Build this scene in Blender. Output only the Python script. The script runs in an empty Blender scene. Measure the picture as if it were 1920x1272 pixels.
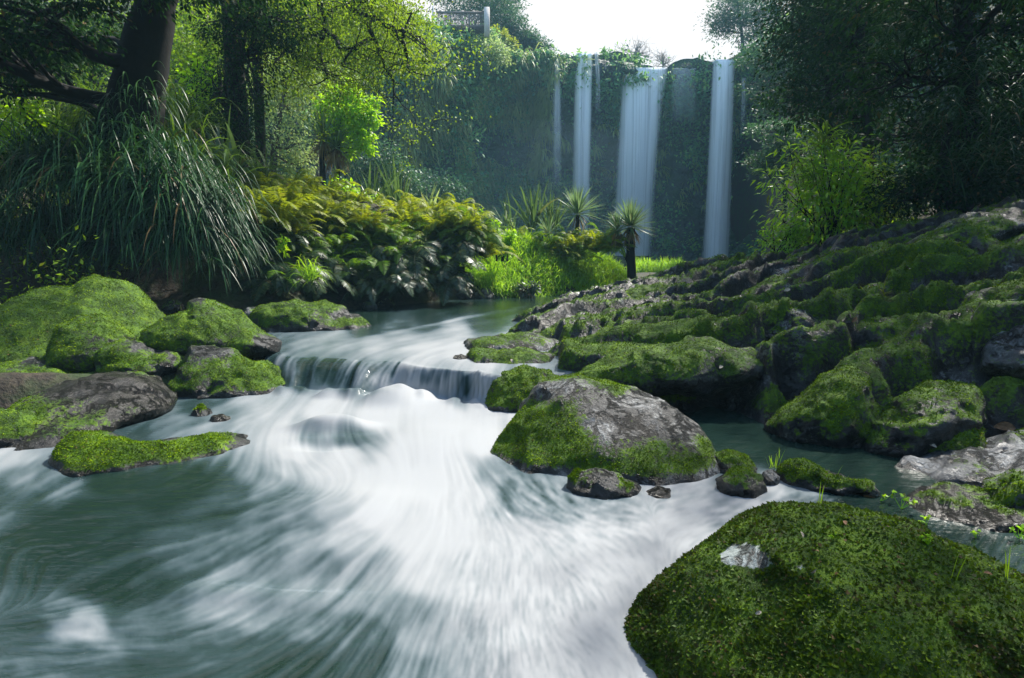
import bpy, math, random
import numpy as np
from mathutils import Vector

# ------------------------------------------------------------------ camera, sky, sun, exposure
scene = bpy.context.scene
COL = scene.collection
FPX = 1920 * 20.0 / 36.0
PITCH = math.atan(156.0 / FPX)
CAM = np.array([0.0, 0.0, 1.65])
cam_data = bpy.data.cameras.new("camera")
cam_data.lens = 20.0
cam_data.sensor_width = 36.0
cam_data.clip_start = 0.05
cam_data.clip_end = 2000.0
cam = bpy.data.objects.new("camera", cam_data)
cam.location = CAM
cam.rotation_euler = (math.pi / 2 - PITCH, 0, 0)
COL.objects.link(cam)
scene.camera = cam

SUN_EL, SUN_AZ = math.radians(52), math.radians(47)     # high, ahead of the camera and to the right
world = bpy.data.worlds.new("World")
scene.world = world
world.use_nodes = True
wn, wl = world.node_tree.nodes, world.node_tree.links
wn.clear()
w_out = wn.new("ShaderNodeOutputWorld")
w_bg = wn.new("ShaderNodeBackground")
w_sky = wn.new("ShaderNodeTexSky")
w_sky.sky_type = 'NISHITA'
w_sky.sun_disc = False
w_sky.sun_elevation = SUN_EL
w_sky.sun_rotation = SUN_AZ
w_sky.air_density = 1.3
w_sky.dust_density = 1.2
w_sky.ozone_density = 4.0
# bright thin cloud: patches all over, closing to a bank ahead where the sun stands behind it
w_tc = wn.new("ShaderNodeTexCoord")
w_no = wn.new("ShaderNodeTexNoise"); w_no.inputs["Scale"].default_value = 2.4; w_no.inputs["Detail"].default_value = 5
wl.new(w_tc.outputs["Generated"], w_no.inputs["Vector"])
w_dot = wn.new("ShaderNodeVectorMath"); w_dot.operation = 'DOT_PRODUCT'
wl.new(w_tc.outputs["Generated"], w_dot.inputs[0]); w_dot.inputs[1].default_value = (.22, .90, .38)
w_ad = wn.new("ShaderNodeMath"); w_ad.operation = 'MULTIPLY_ADD'
wl.new(w_dot.outputs["Value"], w_ad.inputs[0]); w_ad.inputs[1].default_value = .8; wl.new(w_no.outputs["Fac"], w_ad.inputs[2])
w_rp = wn.new("ShaderNodeValToRGB")
w_rp.color_ramp.elements[0].position = .82; w_rp.color_ramp.elements[1].position = 1.0
wl.new(w_ad.outputs[0], w_rp.inputs[0])
w_mx = wn.new("ShaderNodeMix"); w_mx.data_type = 'RGBA'
wl.new(w_rp.outputs[0], w_mx.inputs[0]); wl.new(w_sky.outputs[0], w_mx.inputs[6]); w_mx.inputs[7].default_value = (4.0, 3.55, 3.3, 1)
wl.new(w_mx.outputs[2], w_bg.inputs[0])
w_bg.inputs[1].default_value = 0.15
wl.new(w_bg.outputs[0], w_out.inputs[0])

sun_data = bpy.data.lights.new("sun", 'SUN')
sun_data.energy = 4.7
sun_data.angle = math.radians(1.5)
sun_data.color = (1.0, 0.95, 0.86)
sun = bpy.data.objects.new("sun", sun_data)
sd = Vector((math.sin(SUN_AZ) * math.cos(SUN_EL), math.cos(SUN_AZ) * math.cos(SUN_EL), math.sin(SUN_EL)))
sun.rotation_euler = sd.to_track_quat('Z', 'Y').to_euler()
sun.location = (0, 0, 60)
COL.objects.link(sun)

scene.view_settings.view_transform = 'Standard'
scene.view_settings.look = 'None'
scene.view_settings.exposure = 1.15
scene.view_settings.gamma = 1.0
scene.cycles.use_denoising = True
scene.cycles.max_bounces = 6
scene.cycles.transparent_max_bounces = 24
scene.cycles.transmission_bounces = 4
scene.cycles.volume_bounces = 0
scene.cycles.sample_clamp_indirect = 6.0

RNG = np.random.default_rng(7)

# ------------------------------------------------------------------ pixel <-> place helpers
FWD = np.array([0, math.cos(PITCH), -math.sin(PITCH)])
UPV = np.array([0, math.sin(PITCH), math.cos(PITCH)])

def ray(px, py):
    return np.array([(px - 960) / FPX, 0, 0]) + UPV * ((636 - py) / FPX) + FWD

def P(px, py, Y):
    d = ray(px, py)
    return CAM + d * (Y / d[1])

def G(px, py, z):
    d = ray(px, py)
    return CAM + d * ((z - CAM[2]) / d[2])

def proj(V):
    r = V - CAM
    dz = r @ FWD
    return 960 + FPX * r[:, 0] / dz, 636 - FPX * (r @ UPV) / dz

def nrm(a):
    return a / np.maximum(np.linalg.norm(a, axis=-1, keepdims=True), 1e-9)

# ------------------------------------------------------------------ noise
def _hash(ix, iy, iz, seed):
    n = (ix.astype(np.uint32) * np.uint32(374761393) + iy.astype(np.uint32) * np.uint32(668265263)
         + iz.astype(np.uint32) * np.uint32(2246822519) + np.uint32((seed * 3266489917) & 0xffffffff))
    n = (n ^ (n >> np.uint32(13))) * np.uint32(1274126177)
    n = (n ^ (n >> np.uint32(15))) * np.uint32(2654435761)
    return ((n ^ (n >> np.uint32(16))) & np.uint32(0xffffff)).astype(np.float64) / 16777215.0

def vnoise(p, seed=0):
    f = np.floor(p)
    i = f.astype(np.int64)
    t = p - f
    t = t * t * t * (t * (t * 6 - 15) + 10)
    r = 0
    for dx in (0, 1):
        wx = t[:, 0] if dx else 1 - t[:, 0]
        for dy in (0, 1):
            wy = t[:, 1] if dy else 1 - t[:, 1]
            for dz in (0, 1):
                wz = t[:, 2] if dz else 1 - t[:, 2]
                r = r + wx * wy * wz * _hash(i[:, 0] + dx, i[:, 1] + dy, i[:, 2] + dz, seed)
    return r * 2 - 1

def fbm(p, octv=4, seed=0, gain=0.5):
    r, a, s = 0, 1.0, 0
    for o in range(octv):
        r = r + a * vnoise(p * (2.03 ** o) + 17.3 * o, seed + o)
        s += a
        a *= gain
    return r / s

def sstep(a, b, x):
    t = np.clip((x - a) / (b - a), 0, 1)
    return t * t * (3 - 2 * t)

# ------------------------------------------------------------------ mesh helpers
class MB:
    def __init__(self):
        self.v, self.q, self.t, self.n = [], [], [], 0
    def add(self, V, Q=None, T=None):
        V = np.asarray(V, float).reshape(-1, 3)
        if Q is not None and len(Q): self.q.append(np.asarray(Q).reshape(-1, 4) + self.n)
        if T is not None and len(T): self.t.append(np.asarray(T).reshape(-1, 3) + self.n)
        self.v.append(V)
        self.n += len(V)
        return self
    def build(self, name, mat, parent=None, smooth=False, attrs=None):
        me = bpy.data.meshes.new(name)
        V = np.concatenate(self.v) if self.v else np.zeros((0, 3))
        Q = np.concatenate(self.q) if self.q else np.zeros((0, 4), int)
        T = np.concatenate(self.t) if self.t else np.zeros((0, 3), int)
        o = bpy.data.objects.new(name, me)
        if parent is not None:
            V = V - np.array(parent.location)
        me.vertices.add(len(V))
        me.vertices.foreach_set("co", V.astype(np.float32).ravel())
        loops = np.concatenate([Q.ravel(), T.ravel()]).astype(np.int32)
        me.loops.add(len(loops))
        me.loops.foreach_set("vertex_index", loops)
        starts = np.concatenate([np.arange(len(Q)) * 4, len(Q) * 4 + np.arange(len(T)) * 3]).astype(np.int32)
        me.polygons.add(len(starts))
        me.polygons.foreach_set("loop_start", starts)
        if smooth:
            me.polygons.foreach_set("use_smooth", np.ones(len(starts), bool))
        for k, a in (attrs or {}).items():
            at = me.attributes.new(k, 'FLOAT', 'POINT')
            at.data.foreach_set("value", np.asarray(a, np.float32).ravel())
        me.update(calc_edges=True)
        me.validate()
        if mat: me.materials.append(mat)
        COL.objects.link(o)
        if parent is not None: o.parent = parent
        return o

def tag(o, label=None, cat=None, group=None, kind=None):
    if label: o["label"] = label
    if cat: o["category"] = cat
    if group: o["group"] = group
    if kind: o["kind"] = kind
    return o

def thing(name, label, cat, loc, group=None):
    o = bpy.data.objects.new(name, None)
    o.empty_display_size = 0.2
    o.location = [float(c) for c in loc]
    COL.objects.link(o)
    return tag(o, label, cat, group)

def copy_tree(o, loc, rz=0.0, sc=1.0, label=None, parent=None):
    c = o.copy()
    COL.objects.link(c)
    if parent is None:
        c.location = [float(k) for k in loc]
        c.rotation_euler = (0, 0, rz)
        c.scale = (sc, sc, sc) if np.isscalar(sc) else sc
        if label: c["label"] = label
    else:
        c.parent = parent
    for ch in list(o.children):
        copy_tree(ch, None, parent=c)
    return c

def grid_quads(R, C):
    i = np.arange(R * C).reshape(R, C)
    return np.stack([i[:-1, :-1], i[:-1, 1:], i[1:, 1:], i[1:, :-1]], -1).reshape(-1, 4)

def tube(pts, rad, ns=8, cap=True):
    pts = np.asarray(pts, float)
    rad = np.broadcast_to(np.asarray(rad, float), (len(pts),))
    tg = nrm(np.gradient(pts, axis=0))
    ref = np.array([0.31, 0.87, 0.38])
    a = nrm(np.cross(tg, ref))
    b = np.cross(tg, a)
    th = np.linspace(0, 2 * math.pi, ns, endpoint=False)
    V = pts[:, None, :] + rad[:, None, None] * (np.cos(th)[None, :, None] * a[:, None, :] + np.sin(th)[None, :, None] * b[:, None, :])
    i = np.arange(len(pts) * ns).reshape(len(pts), ns)
    j = np.roll(i, -1, axis=1)
    Q = np.stack([i[:-1], j[:-1], j[1:], i[1:]], -1).reshape(-1, 4)
    return V.reshape(-1, 3), Q

def wander(p0, p1, n, amp, rng, sag=0.0):
    t = np.linspace(0, 1, n)[:, None]
    p0, p1 = np.asarray(p0, float), np.asarray(p1, float)
    L = np.linalg.norm(p1 - p0)
    ph = rng.uniform(0, 6.28, (3, 3))
    w = sum(np.sin(t * (2.2 + 2.6 * k) + ph[k]) / (k + 1.2) for k in range(3))
    w = w - w[0] * (1 - t) - w[-1] * t
    r = p0 + (p1 - p0) * t + w * amp * L
    r[:, 2] += (-sag * L * 4 * t * (1 - t))[:, 0]
    return r

def leaves(Pt, D, N, L, W, bend=0.15):
    D = nrm(D)
    S = nrm(np.cross(D, N))
    N2 = np.cross(S, D)
    L = np.broadcast_to(np.asarray(L, float), (len(Pt),))[:, None]
    W = np.broadcast_to(np.asarray(W, float), (len(Pt),))[:, None]
    V = np.stack([Pt, Pt + D * L * 0.42 + S * W * 0.5, Pt + D * L - N2 * L * bend, Pt + D * L * 0.42 - S * W * 0.5], 1)
    return V.reshape(-1, 3), np.arange(len(Pt) * 4).reshape(-1, 4)

def randdir(n, rng):
    return nrm(rng.normal(size=(n, 3)))

def blades(Pt, D, L, W, droop, k=6, rng=RNG, tip=0.08, curlpow=1.4, fold=True):
    """strap leaves: curves that start along D and bend down with their weight"""
    n = len(Pt)
    D = nrm(D)
    L = np.broadcast_to(np.asarray(L, float), (n,))
    W = np.broadcast_to(np.asarray(W, float), (n,))
    droop = np.broadcast_to(np.asarray(droop, float), (n,))
    S = np.cross(D, np.array([0, 0, 1.0])) + 0.25 * rng.normal(size=(n, 3))
    S = nrm(S - D * (S * D).sum(1, keepdims=True))
    p = Pt.copy()
    rows = []
    for i in range(k + 1):
        t = i / k
        w = W * (0.55 + 0.9 * t if t < 0.35 else 0.865 * (1 - ((t - 0.35) / 0.65) ** 1.6) + tip * 0.6)
        rows.append(np.stack([p - S * w[:, None] * 0.5, p + S * w[:, None] * 0.5], 1))
        d = nrm(D + np.array([0, 0, -1.0]) * (droop * (t + 0.5 / k) ** curlpow)[:, None])
        p = p + d * (L / k)[:, None]
    V = np.stack(rows, 1)                       # n, k+1, 2, 3
    base = (np.arange(n) * (k + 1) * 2)[:, None, None]
    i = np.arange(k)[None, :, None] * 2
    Q = base + i + np.array([0, 1, 3, 2])[None, None, :]
    return V.reshape(-1, 3), Q.reshape(-1, 4)

def fern_mesh(rng, nf=12, L=1.2, W=0.32, up=(35, 70), droop=1.6, k=22, az0=0, azr=6.28):
    mb = MB()
    for f in range(nf):
        az = az0 + azr * (f + rng.uniform(-.35, .35)) / nf
        el = math.radians(rng.uniform(*up))
        D = np.array([math.cos(az) * math.cos(el), math.sin(az) * math.cos(el), math.sin(el)])
        ll = L * rng.uniform(.7, 1.1)
        p = np.zeros(3); pts = [p]; tg = []
        for i in range(k):
            t = i / k
            d = D + np.array([0, 0, -1]) * droop * t ** 1.3
            d = d / np.linalg.norm(d)
            tg.append(d); p = p + d * ll / k; pts.append(p)
        pts = np.array(pts); tg = np.array(tg)
        side = np.cross(D, [0, 0, 1.0]); side /= np.linalg.norm(side)
        side = nrm(np.array([side + 0.25 * rng.normal(size=3)]))[0]
        mb.add(*tube(pts, np.linspace(.008, .002, k + 1) * L / 1.2, 3))
        idx = np.arange(2, k)
        t = idx / k
        prof = np.sin(np.clip((t - .05) / .95, 0, 1) ** .7 * math.pi) ** .8 * W * rng.uniform(.85, 1.1)
        up_n = nrm(np.cross(np.broadcast_to(side, (len(idx), 3)), tg[idx]))
        for s in (-1, 1):
            for h in (0, .5):
                Dp = nrm(side * s * .9 + tg[idx] * .45 - up_n * .15 + rng.normal(size=(len(idx), 3)) * .08)
                V, Q = leaves(pts[idx] + tg[idx] * ll / k * h, Dp, up_n, prof, ll / k * .52, .12)
                mb.add(V, Q)
    return mb

def scatter(V, T, w, n, rng):
    a, b, c = V[T[:, 0]], V[T[:, 1]], V[T[:, 2]]
    cr = np.cross(b - a, c - a)
    ar = np.linalg.norm(cr, axis=1)
    pr = ar * w
    if pr.sum() <= 0: return np.zeros((0, 3)), np.zeros((0, 3))
    i = rng.choice(len(T), n, p=pr / pr.sum())
    u, v = rng.random(n), rng.random(n)
    m = u + v > 1
    u[m], v[m] = 1 - u[m], 1 - v[m]
    return a[i] + (b[i] - a[i]) * u[:, None] + (c[i] - a[i]) * v[:, None], nrm(cr[i])

def vert_normals(V, T):
    cr = np.cross(V[T[:, 1]] - V[T[:, 0]], V[T[:, 2]] - V[T[:, 0]])
    N = np.zeros_like(V)
    for k in range(3):
        np.add.at(N, T[:, k], cr)
    return nrm(N)

_ico = {}
def icosphere(sub):
    if sub not in _ico:
        import bmesh
        bm = bmesh.new()
        bmesh.ops.create_icosphere(bm, subdivisions=sub, radius=1.0)
        bm.verts.index_update()
        V = np.array([v.co[:] for v in bm.verts])
        T = np.array([[v.index for v in f.verts] for f in bm.faces])
        bm.free()
        _ico[sub] = (V, T)
    return _ico[sub]

# ------------------------------------------------------------------ materials
class NT:
    def __init__(self, name):
        self.m = bpy.data.materials.new(name)
        self.m.use_nodes = True
        self.n, self.l = self.m.node_tree.nodes, self.m.node_tree.links
        self.n.clear()
        self.out = self.n.new("ShaderNodeOutputMaterial")
    def node(self, typ, **kw):
        nd = self.n.new("ShaderNode" + typ)
        for k, v in kw.items():
            if k.startswith("i_"):
                self.inp(nd, k[2:].replace("_", " "), v)
            else:
                setattr(nd, k, v)
        return nd
    def inp(self, nd, key, v):
        s = nd.inputs[int(key)] if key.isdigit() else nd.inputs[key]
        if isinstance(v, bpy.types.NodeSocket): self.l.new(v, s)
        elif isinstance(v, bpy.types.Node): self.l.new(v.outputs[0], s)
        else: s.default_value = v if not (isinstance(v, tuple) and len(v) == 3 and len(s.default_value) == 4) else (*v, 1)
    def noise(self, scale, detail=4, rough=.55, coord=None, dist=0.0):
        nd = self.node("TexNoise", i_Scale=scale, i_Detail=detail, i_Roughness=rough, i_Distortion=dist)
        if coord is None:
            coord = self.node("NewGeometry").outputs["Position"]
        self.l.new(coord, nd.inputs["Vector"])
        return nd.outputs["Fac"]
    def ramp(self, fac, *stops):
        nd = self.node("ValToRGB")
        e = nd.color_ramp.elements
        while len(e) < len(stops): e.new(.5)
        for k, (p, c) in enumerate(stops):
            e[k].position = p
            e[k].color = (*c, 1) if isinstance(c, tuple) else (c, c, c, 1)
        self.l.new(fac, nd.inputs[0])
        return nd.outputs[0]
    def mix(self, f, a, b, typ='MIX'):
        nd = self.node("Mix", data_type='RGBA', blend_type=typ)
        self.inp(nd, "0", f)
        for k, v in ((6, a), (7, b)):
            if isinstance(v, bpy.types.NodeSocket): self.l.new(v, nd.inputs[k])
            else: nd.inputs[k].default_value = (*v, 1)
        return nd.outputs[2]
    def math(self, op, a, b=0.0, clamp=False):
        nd = self.node("Math", operation=op, use_clamp=clamp)
        self.inp(nd, "0", a); self.inp(nd, "1", b)
        return nd.outputs[0]
    def attr(self, name):
        return self.node("Attribute", attribute_name=name).outputs["Fac"]
    def bump(self, h, strength=.3, dist=.02):
        return self.node("Bump", i_Height=h, i_Strength=strength, i_Distance=dist).outputs[0]
    def done(self, sh):
        self.l.new(sh if isinstance(sh, bpy.types.NodeSocket) else sh.outputs[0], self.out.inputs[0])
        return self.m

def leaf_mat(name, cols, rough=.5, trans=.35, tcol=None, clump=.6, vary=.35, spec=.4, dead=.045):
    """cols: three base colours; one per leaf island, shifted by a slow noise so whole sprays differ"""
    t = NT(name)
    rnd = t.node("NewGeometry").outputs["Random Per Island"]
    slow = t.noise(clump, 2)
    f = t.math('ADD', t.math('MULTIPLY', rnd, vary), t.math('MULTIPLY', slow, 1.0 - vary * .5))
    c = t.ramp(f, (.30, cols[0]), (.58, cols[1]), (.85, cols[2]))
    c = t.mix(t.ramp(t.math('FRACT', t.math('MULTIPLY', rnd, 7.31)), (1 - dead, 0.0), (1.0 - dead * .98, 1.0)), c, (.13, .085, .035))
    p = t.node("BsdfPrincipled", i_Base_Color=c, i_Roughness=rough)
    p.inputs["Specular IOR Level"].default_value = spec
    tc = t.mix(.5, c, tcol or (cols[2][0] * 1.6, cols[2][1] * 1.6, cols[2][2]))
    tr = t.node("BsdfTranslucent", i_Color=tc)
    mx = t.node("MixShader")
    mx.inputs[0].default_value = trans
    t.l.new(p.outputs[0], mx.inputs[1]); t.l.new(tr.outputs[0], mx.inputs[2])
    return t.done(mx)

def bark_mat(name, a, b, scale=6):
    t = NT(name)
    n = t.noise(scale, 6, .65)
    p = t.node("BsdfPrincipled", i_Base_Color=t.ramp(n, (.3, a), (.7, b)), i_Roughness=.85)
    t.inp(p, "Normal", t.bump(n, .6, .03))
    return t.done(p)

def rock_mat(name, dark=(.010, .011, .012), mid=(.038, .040, .042), pale=(.24, .25, .25), moss=((.008, .026, .001), (.050, .115, .002), (.15, .25, .004)), palemin=.58, rough=.32, sc=1.0):
    t = NT(name)
    m = t.attr("moss")
    n1 = t.noise(5 * sc, 8, .62)
    n2 = t.noise(30 * sc, 8, .72)
    n3 = t.noise(2.6 * sc, 7, .68, dist=.3)
    rc = t.ramp(n1, (.35, dark), (.62, mid))
    lich = t.math('MULTIPLY', t.ramp(n3, (palemin, 0.0), (palemin + .1, 1.0)), t.ramp(n2, (.44, .03), (.58, 1.0)))
    rc = t.mix(lich, rc, pale)
    cr = t.math('ABSOLUTE', t.math('SUBTRACT', t.noise(3.0 * sc, 9, .7, dist=.25), .5))
    crk = t.ramp(cr, (.0, 0.0), (.035, 1.0))
    rc = t.mix(crk, (.006, .006, .006), rc)
    mc = t.ramp(t.math('ADD', t.math('MULTIPLY', n1, .55), t.math('MULTIPLY', n2, .45)), (.33, moss[0]), (.5, moss[1]), (.66, moss[2]))
    mf = t.ramp(t.math('ADD', m, t.math('MULTIPLY', t.math('SUBTRACT', n2, .5), 1.5)), (.38, 0.0), (.50, 1.0))
    c = t.mix(mf, rc, mc)
    p = t.node("BsdfPrincipled", i_Base_Color=c)
    p.inputs["Specular IOR Level"].default_value = .42
    t.inp(p, "Roughness", t.math('ADD', t.math('MULTIPLY', mf, .5), rough, True))
    h = t.math('ADD', t.math('ADD', t.math('MULTIPLY', n1, .6), t.math('MULTIPLY', n2, .5)), t.math('MULTIPLY', crk, .35))
    t.inp(p, "Normal", t.bump(h, .9, .04))
    return t.done(p)

M = {}
M["rock"] = rock_mat("mossy_rock")
M["rock_pale"] = rock_mat("pale_rock", palemin=.47, pale=(.30, .31, .315))
M["rock_bank"] = rock_mat("bank_rock", palemin=.53, pale=(.19, .20, .21), dark=(.006, .007, .008), mid=(.024, .026, .028))
M["rock_dome"] = rock_mat("dome_rock", palemin=.0, pale=(.50, .56, .54), dark=(.28, .32, .31), mid=(.42, .47, .45))
M["rock_wet"] = rock_mat("wet_rock", dark=(.012, .012, .011), mid=(.036, .034, .030), palemin=.66, rough=.25)
M["rock_grey"] = rock_mat("grey_rock", dark=(.035, .04, .045), mid=(.10, .11, .12), palemin=.5, pale=(.22, .24, .26), rough=.32)
M["rock_dry"] = rock_mat("dry_rock", dark=(.12, .12, .115), mid=(.3, .29, .28), palemin=.42, pale=(.42, .40, .37), rough=.7)
M["moss"] = leaf_mat("moss_tufts", ((.020, .055, .001), (.085, .170, .002), (.24, .35, .004)), .9, .08, clump=4.0, spec=.05, dead=.02)
M["moss_leafy"] = leaf_mat("leafy_moss", ((.036, .026, .008), (.034, .078, .006), (.12, .20, .008)), .55, .2, clump=4.5, spec=.15)
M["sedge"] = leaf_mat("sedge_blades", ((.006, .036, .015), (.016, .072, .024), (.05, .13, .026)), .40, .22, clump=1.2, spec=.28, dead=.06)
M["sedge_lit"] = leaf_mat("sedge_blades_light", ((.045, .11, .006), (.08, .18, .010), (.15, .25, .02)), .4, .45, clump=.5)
M["flax"] = leaf_mat("flax_blades", ((.04, .10, .03), (.08, .16, .04), (.14, .23, .07)), .35, .35, clump=.7, spec=.6)
M["cabbage"] = leaf_mat("cabbage_tree_blades", ((.05, .13, .05), (.10, .21, .08), (.22, .32, .16)), .4, .4, clump=.8)
M["dead"] = leaf_mat("dry_blades", ((.12, .08, .03), (.2, .14, .06), (.28, .22, .11)), .8, .25, clump=1.)
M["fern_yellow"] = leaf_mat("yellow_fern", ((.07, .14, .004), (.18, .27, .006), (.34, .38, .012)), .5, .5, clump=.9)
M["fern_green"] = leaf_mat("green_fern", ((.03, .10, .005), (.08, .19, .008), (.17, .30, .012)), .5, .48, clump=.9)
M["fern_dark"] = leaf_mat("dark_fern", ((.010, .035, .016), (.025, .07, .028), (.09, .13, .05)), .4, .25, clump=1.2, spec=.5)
M["grass"] = leaf_mat("bank_grass", ((.14, .32, .006), (.24, .46, .012), (.38, .58, .03)), .6, .5, clump=1.0)
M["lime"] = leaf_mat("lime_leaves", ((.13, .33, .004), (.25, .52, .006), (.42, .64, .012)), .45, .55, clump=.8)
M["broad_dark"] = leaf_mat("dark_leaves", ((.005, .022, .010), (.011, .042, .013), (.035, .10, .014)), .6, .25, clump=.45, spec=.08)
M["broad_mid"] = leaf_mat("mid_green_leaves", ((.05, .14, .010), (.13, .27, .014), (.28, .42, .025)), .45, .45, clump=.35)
M["olive"] = leaf_mat("olive_leaves", ((.045, .12, .006), (.13, .25, .010), (.27, .38, .018)), .5, .5, clump=.4)
M["silver"] = leaf_mat("grey_green_leaves", ((.11, .21, .08), (.24, .37, .14), (.42, .52, .22)), .5, .42, clump=.35)
M["teal"] = leaf_mat("conifer_leaves", ((.012, .055, .035), (.03, .11, .06), (.08, .18, .07)), .5, .3, clump=.3)
M["bamboo"] = leaf_mat("shrub_leaves", ((.06, .22, .006), (.17, .42, .012), (.34, .55, .02)), .38, .48, clump=.8, spec=.5)
M["cliffgreen"] = leaf_mat("cliff_leaves", ((.012, .10, .06), (.06, .28, .12), (.30, .48, .12)), .5, .4, clump=.35)
M["clifftuft"] = leaf_mat("cliff_blades", ((.14, .22, .08), (.27, .36, .12), (.46, .50, .18)), .5, .42, clump=.2)
M["bark_dark"] = bark_mat("dark_bark", (.0025, .0025, .0024), (.007, .0065, .0055))
M["bark"] = bark_mat("brown_bark", (.03, .024, .018), (.10, .08, .06))
M["bark_pale"] = bark_mat("pale_bark", (.16, .12, .09), (.30, .24, .20))
M["timber"] = bark_mat("weathered_timber", (.13, .11, .095), (.26, .22, .19), 3)
M["timber_pale"] = bark_mat("pale_timber", (.55, .48, .43), (.72, .66, .6), 3)
# ------------------------------------------------------------------ ground
ZU = 0.35                                    # level of the upper pool; the lower pool is z = 0

def interp(x, pts):
    a = np.array(pts, float)
    return np.interp(x, a[:, 0], a[:, 1])

XL = [(-60, -12), (-5, -11), (4, -9.5), (8, -8.5), (12, -9.0), (18, -9.5), (26, -13), (40, -17), (50, -18), (58, -16)]
XR = [(-60, 8), (0, 7.0), (4, 7.5), (8, 8.6), (10, 8.0), (13, 6.4), (16, 6.8), (20, 9), (35, 17), (50, 25), (62, 36), (70, 45)]
WATER = np.array([(-12, -6), (-12, 5), (-7.0, 5.4), (-5.4, 6.0), (-4.2, 6.7), (-3.55, 7.3), (-3.6, 8.3), (-4.2, 9.1), (-4.7, 10.2), (-4.3, 11.6), (-3.6, 13.9), (-1.7, 16.7), (.6, 18.1), (3.6, 20.2),
                  (5.0, 21.5), (8.2, 15), (9.5, 9), (9.5, -6)])
PLUNGE = np.array([(4, 50), (12, 46), (24, 48), (34, 56), (34, 74), (2, 74)])

def poly_sd(x, y, poly):
    """signed distance to a polygon, negative inside"""
    ins = np.zeros(x.shape, bool)
    d = np.full(x.shape, 1e9)
    for i in range(len(poly)):
        (x1, y1), (x2, y2) = poly[i - 1], poly[i]
        dx, dy = x2 - x1, y2 - y1
        t = np.clip(((x - x1) * dx + (y - y1) * dy) / (dx * dx + dy * dy), 0, 1)
        d = np.minimum(d, np.hypot(x - x1 - t * dx, y - y1 - t * dy))
        c = (y1 > y) != (y2 > y)
        ins ^= c & (x < (x2 - x1) * (y - y1) / (dy if dy else 1e-9) + x1)
    return np.where(ins, -d, d)

CLIFF = [(430, 40, -90), (560, 44, -60), (640, 48, -20), (700, 51, 18), (780, 54, 45), (850, 57, 62), (905, 59, 70), (960, 62, 98), (1010, 65, 106), (1040, 66, 104), (1062, 67, 100),
         (1085, 67.5, 101), (1112, 67.5, 97), (1150, 68, 95), (1178, 68, 104), (1200, 68, 130), (1240, 68, 133), (1262, 68, 114), (1310, 68, 107),
         (1336, 67, 113), (1378, 66.5, 113), (1410, 65, 96), (1460, 61, 70), (1530, 54, 20), (1640, 46, -60)]
CP = np.array([P(a, b, c) for a, c, b in CLIFF])          # crest points of the cliff

def cliff_y(x):
    return np.interp(x, CP[:, 0], CP[:, 1], left=CP[0, 1] - 6, right=CP[-1, 1] - 6)

BUMPS = [(-3.4, 16.8, 1.9, 2.0, 1.5), (-5.6, 16.2, 1.6, 2.2, 1.6), (-.2, 20.0, 1.4, 2.2, 1.3), (2.6, 21.8, 1.2, 2.0, 1.2)]

def ground_z(x, y):
    x, y = np.asarray(x, float), np.asarray(y, float)
    sd_ = poly_sd(x, y, WATER)
    z = -0.7 + 1.15 * sstep(-.5, .45, sd_) + .25 * sstep(.3, 3, sd_)
    z = z - .9 * sstep(1.5, -1.5, poly_sd(x, y, PLUNGE)) - .12 * sstep(24, 40, y)
    for bx, by, h, sx, sy in BUMPS:
        z = z + h * np.exp(-((x - bx) / sx) ** 2 - ((y - by) / sy) ** 2) * sstep(.0, .8, sd_)
    z = z - .35 * np.exp(-((x + 5.6) / 2.2) ** 2 - ((y - 7.8) / 1.6) ** 2) * sstep(0, .6, sd_)
    z = z + 2.3 * np.exp(-np.abs((x + 8.6) / 3.1) ** 4 - np.abs((y - 14.0) / 2.4) ** 4)
    dl = np.interp(y, *np.array(XL).T) - x
    dr = x - np.interp(y, *np.array(XR).T)
    z = z + 26 * sstep(0, 30, dl) * 1.0 + 30 * sstep(0, 30, dr)
    cy = cliff_y(x)
    back = sstep(7.5, 10.5, y - cy)
    top = np.interp(x, CP[:, 0], CP[:, 2])
    z = z * (1 - back) + np.maximum(z, top - 1.2 + .15 * np.clip(y - cy - 4, 0, 60)) * back
    p = np.stack([x, y, 0 * x], -1).reshape(-1, 3)
    n = fbm(p * .35, 4, 3).reshape(x.shape)
    return z + n * .25 * sstep(-.3, .6, sd_) + n * 1.2 * np.clip(np.maximum(dl, dr) / 10, 0, 1)

def gp(px, py_or_none, Y):
    """ground point under pixel column px at depth Y"""
    x = P(px, 480, Y)[0]
    return np.array([x, Y, float(ground_z(np.array([x]), np.array([Y]))[0])])

def axis(dense, far, step, far_step):
    a = list(np.arange(dense[0], dense[1], step))
    x = dense[1]; s = step
    while x < far[1]:
        a.append(x); s = min(s * 1.18, far_step); x += s
    a.append(far[1])
    x = dense[0] - step; s = step
    while x > far[0]:
        a.insert(0, x); s = min(s * 1.18, far_step); x -= s
    a.insert(0, far[0])
    return np.array(a)

gx = axis((-14, 14), (-160, 170), .16, 6)
gy = axis((-1, 24), (-60, 240), .16, 4)
GX, GY = np.meshgrid(gx, gy)
GZ = ground_z(GX, GY)
t = NT("forest_floor")
n1, n2 = t.noise(1.6, 7, .6), t.noise(11, 5, .6)
gc = t.mix(t.ramp(n2, (.4, 0.0), (.62, 1.0)), (.018, .014, .010), (.055, .043, .028))
gc = t.mix(t.ramp(n1, (.45, 0.0), (.6, 1.0)), gc, (.028, .05, .012))
p = t.node("BsdfPrincipled", i_Base_Color=gc, i_Roughness=.85)
t.inp(p, "Normal", t.bump(n2, .8, .06))
M["ground"] = t.done(p)
g = MB().add(np.stack([GX, GY, GZ], -1), grid_quads(len(gy), len(gx))).build("ground", M["ground"], smooth=True)
tag(g, kind="structure")

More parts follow.
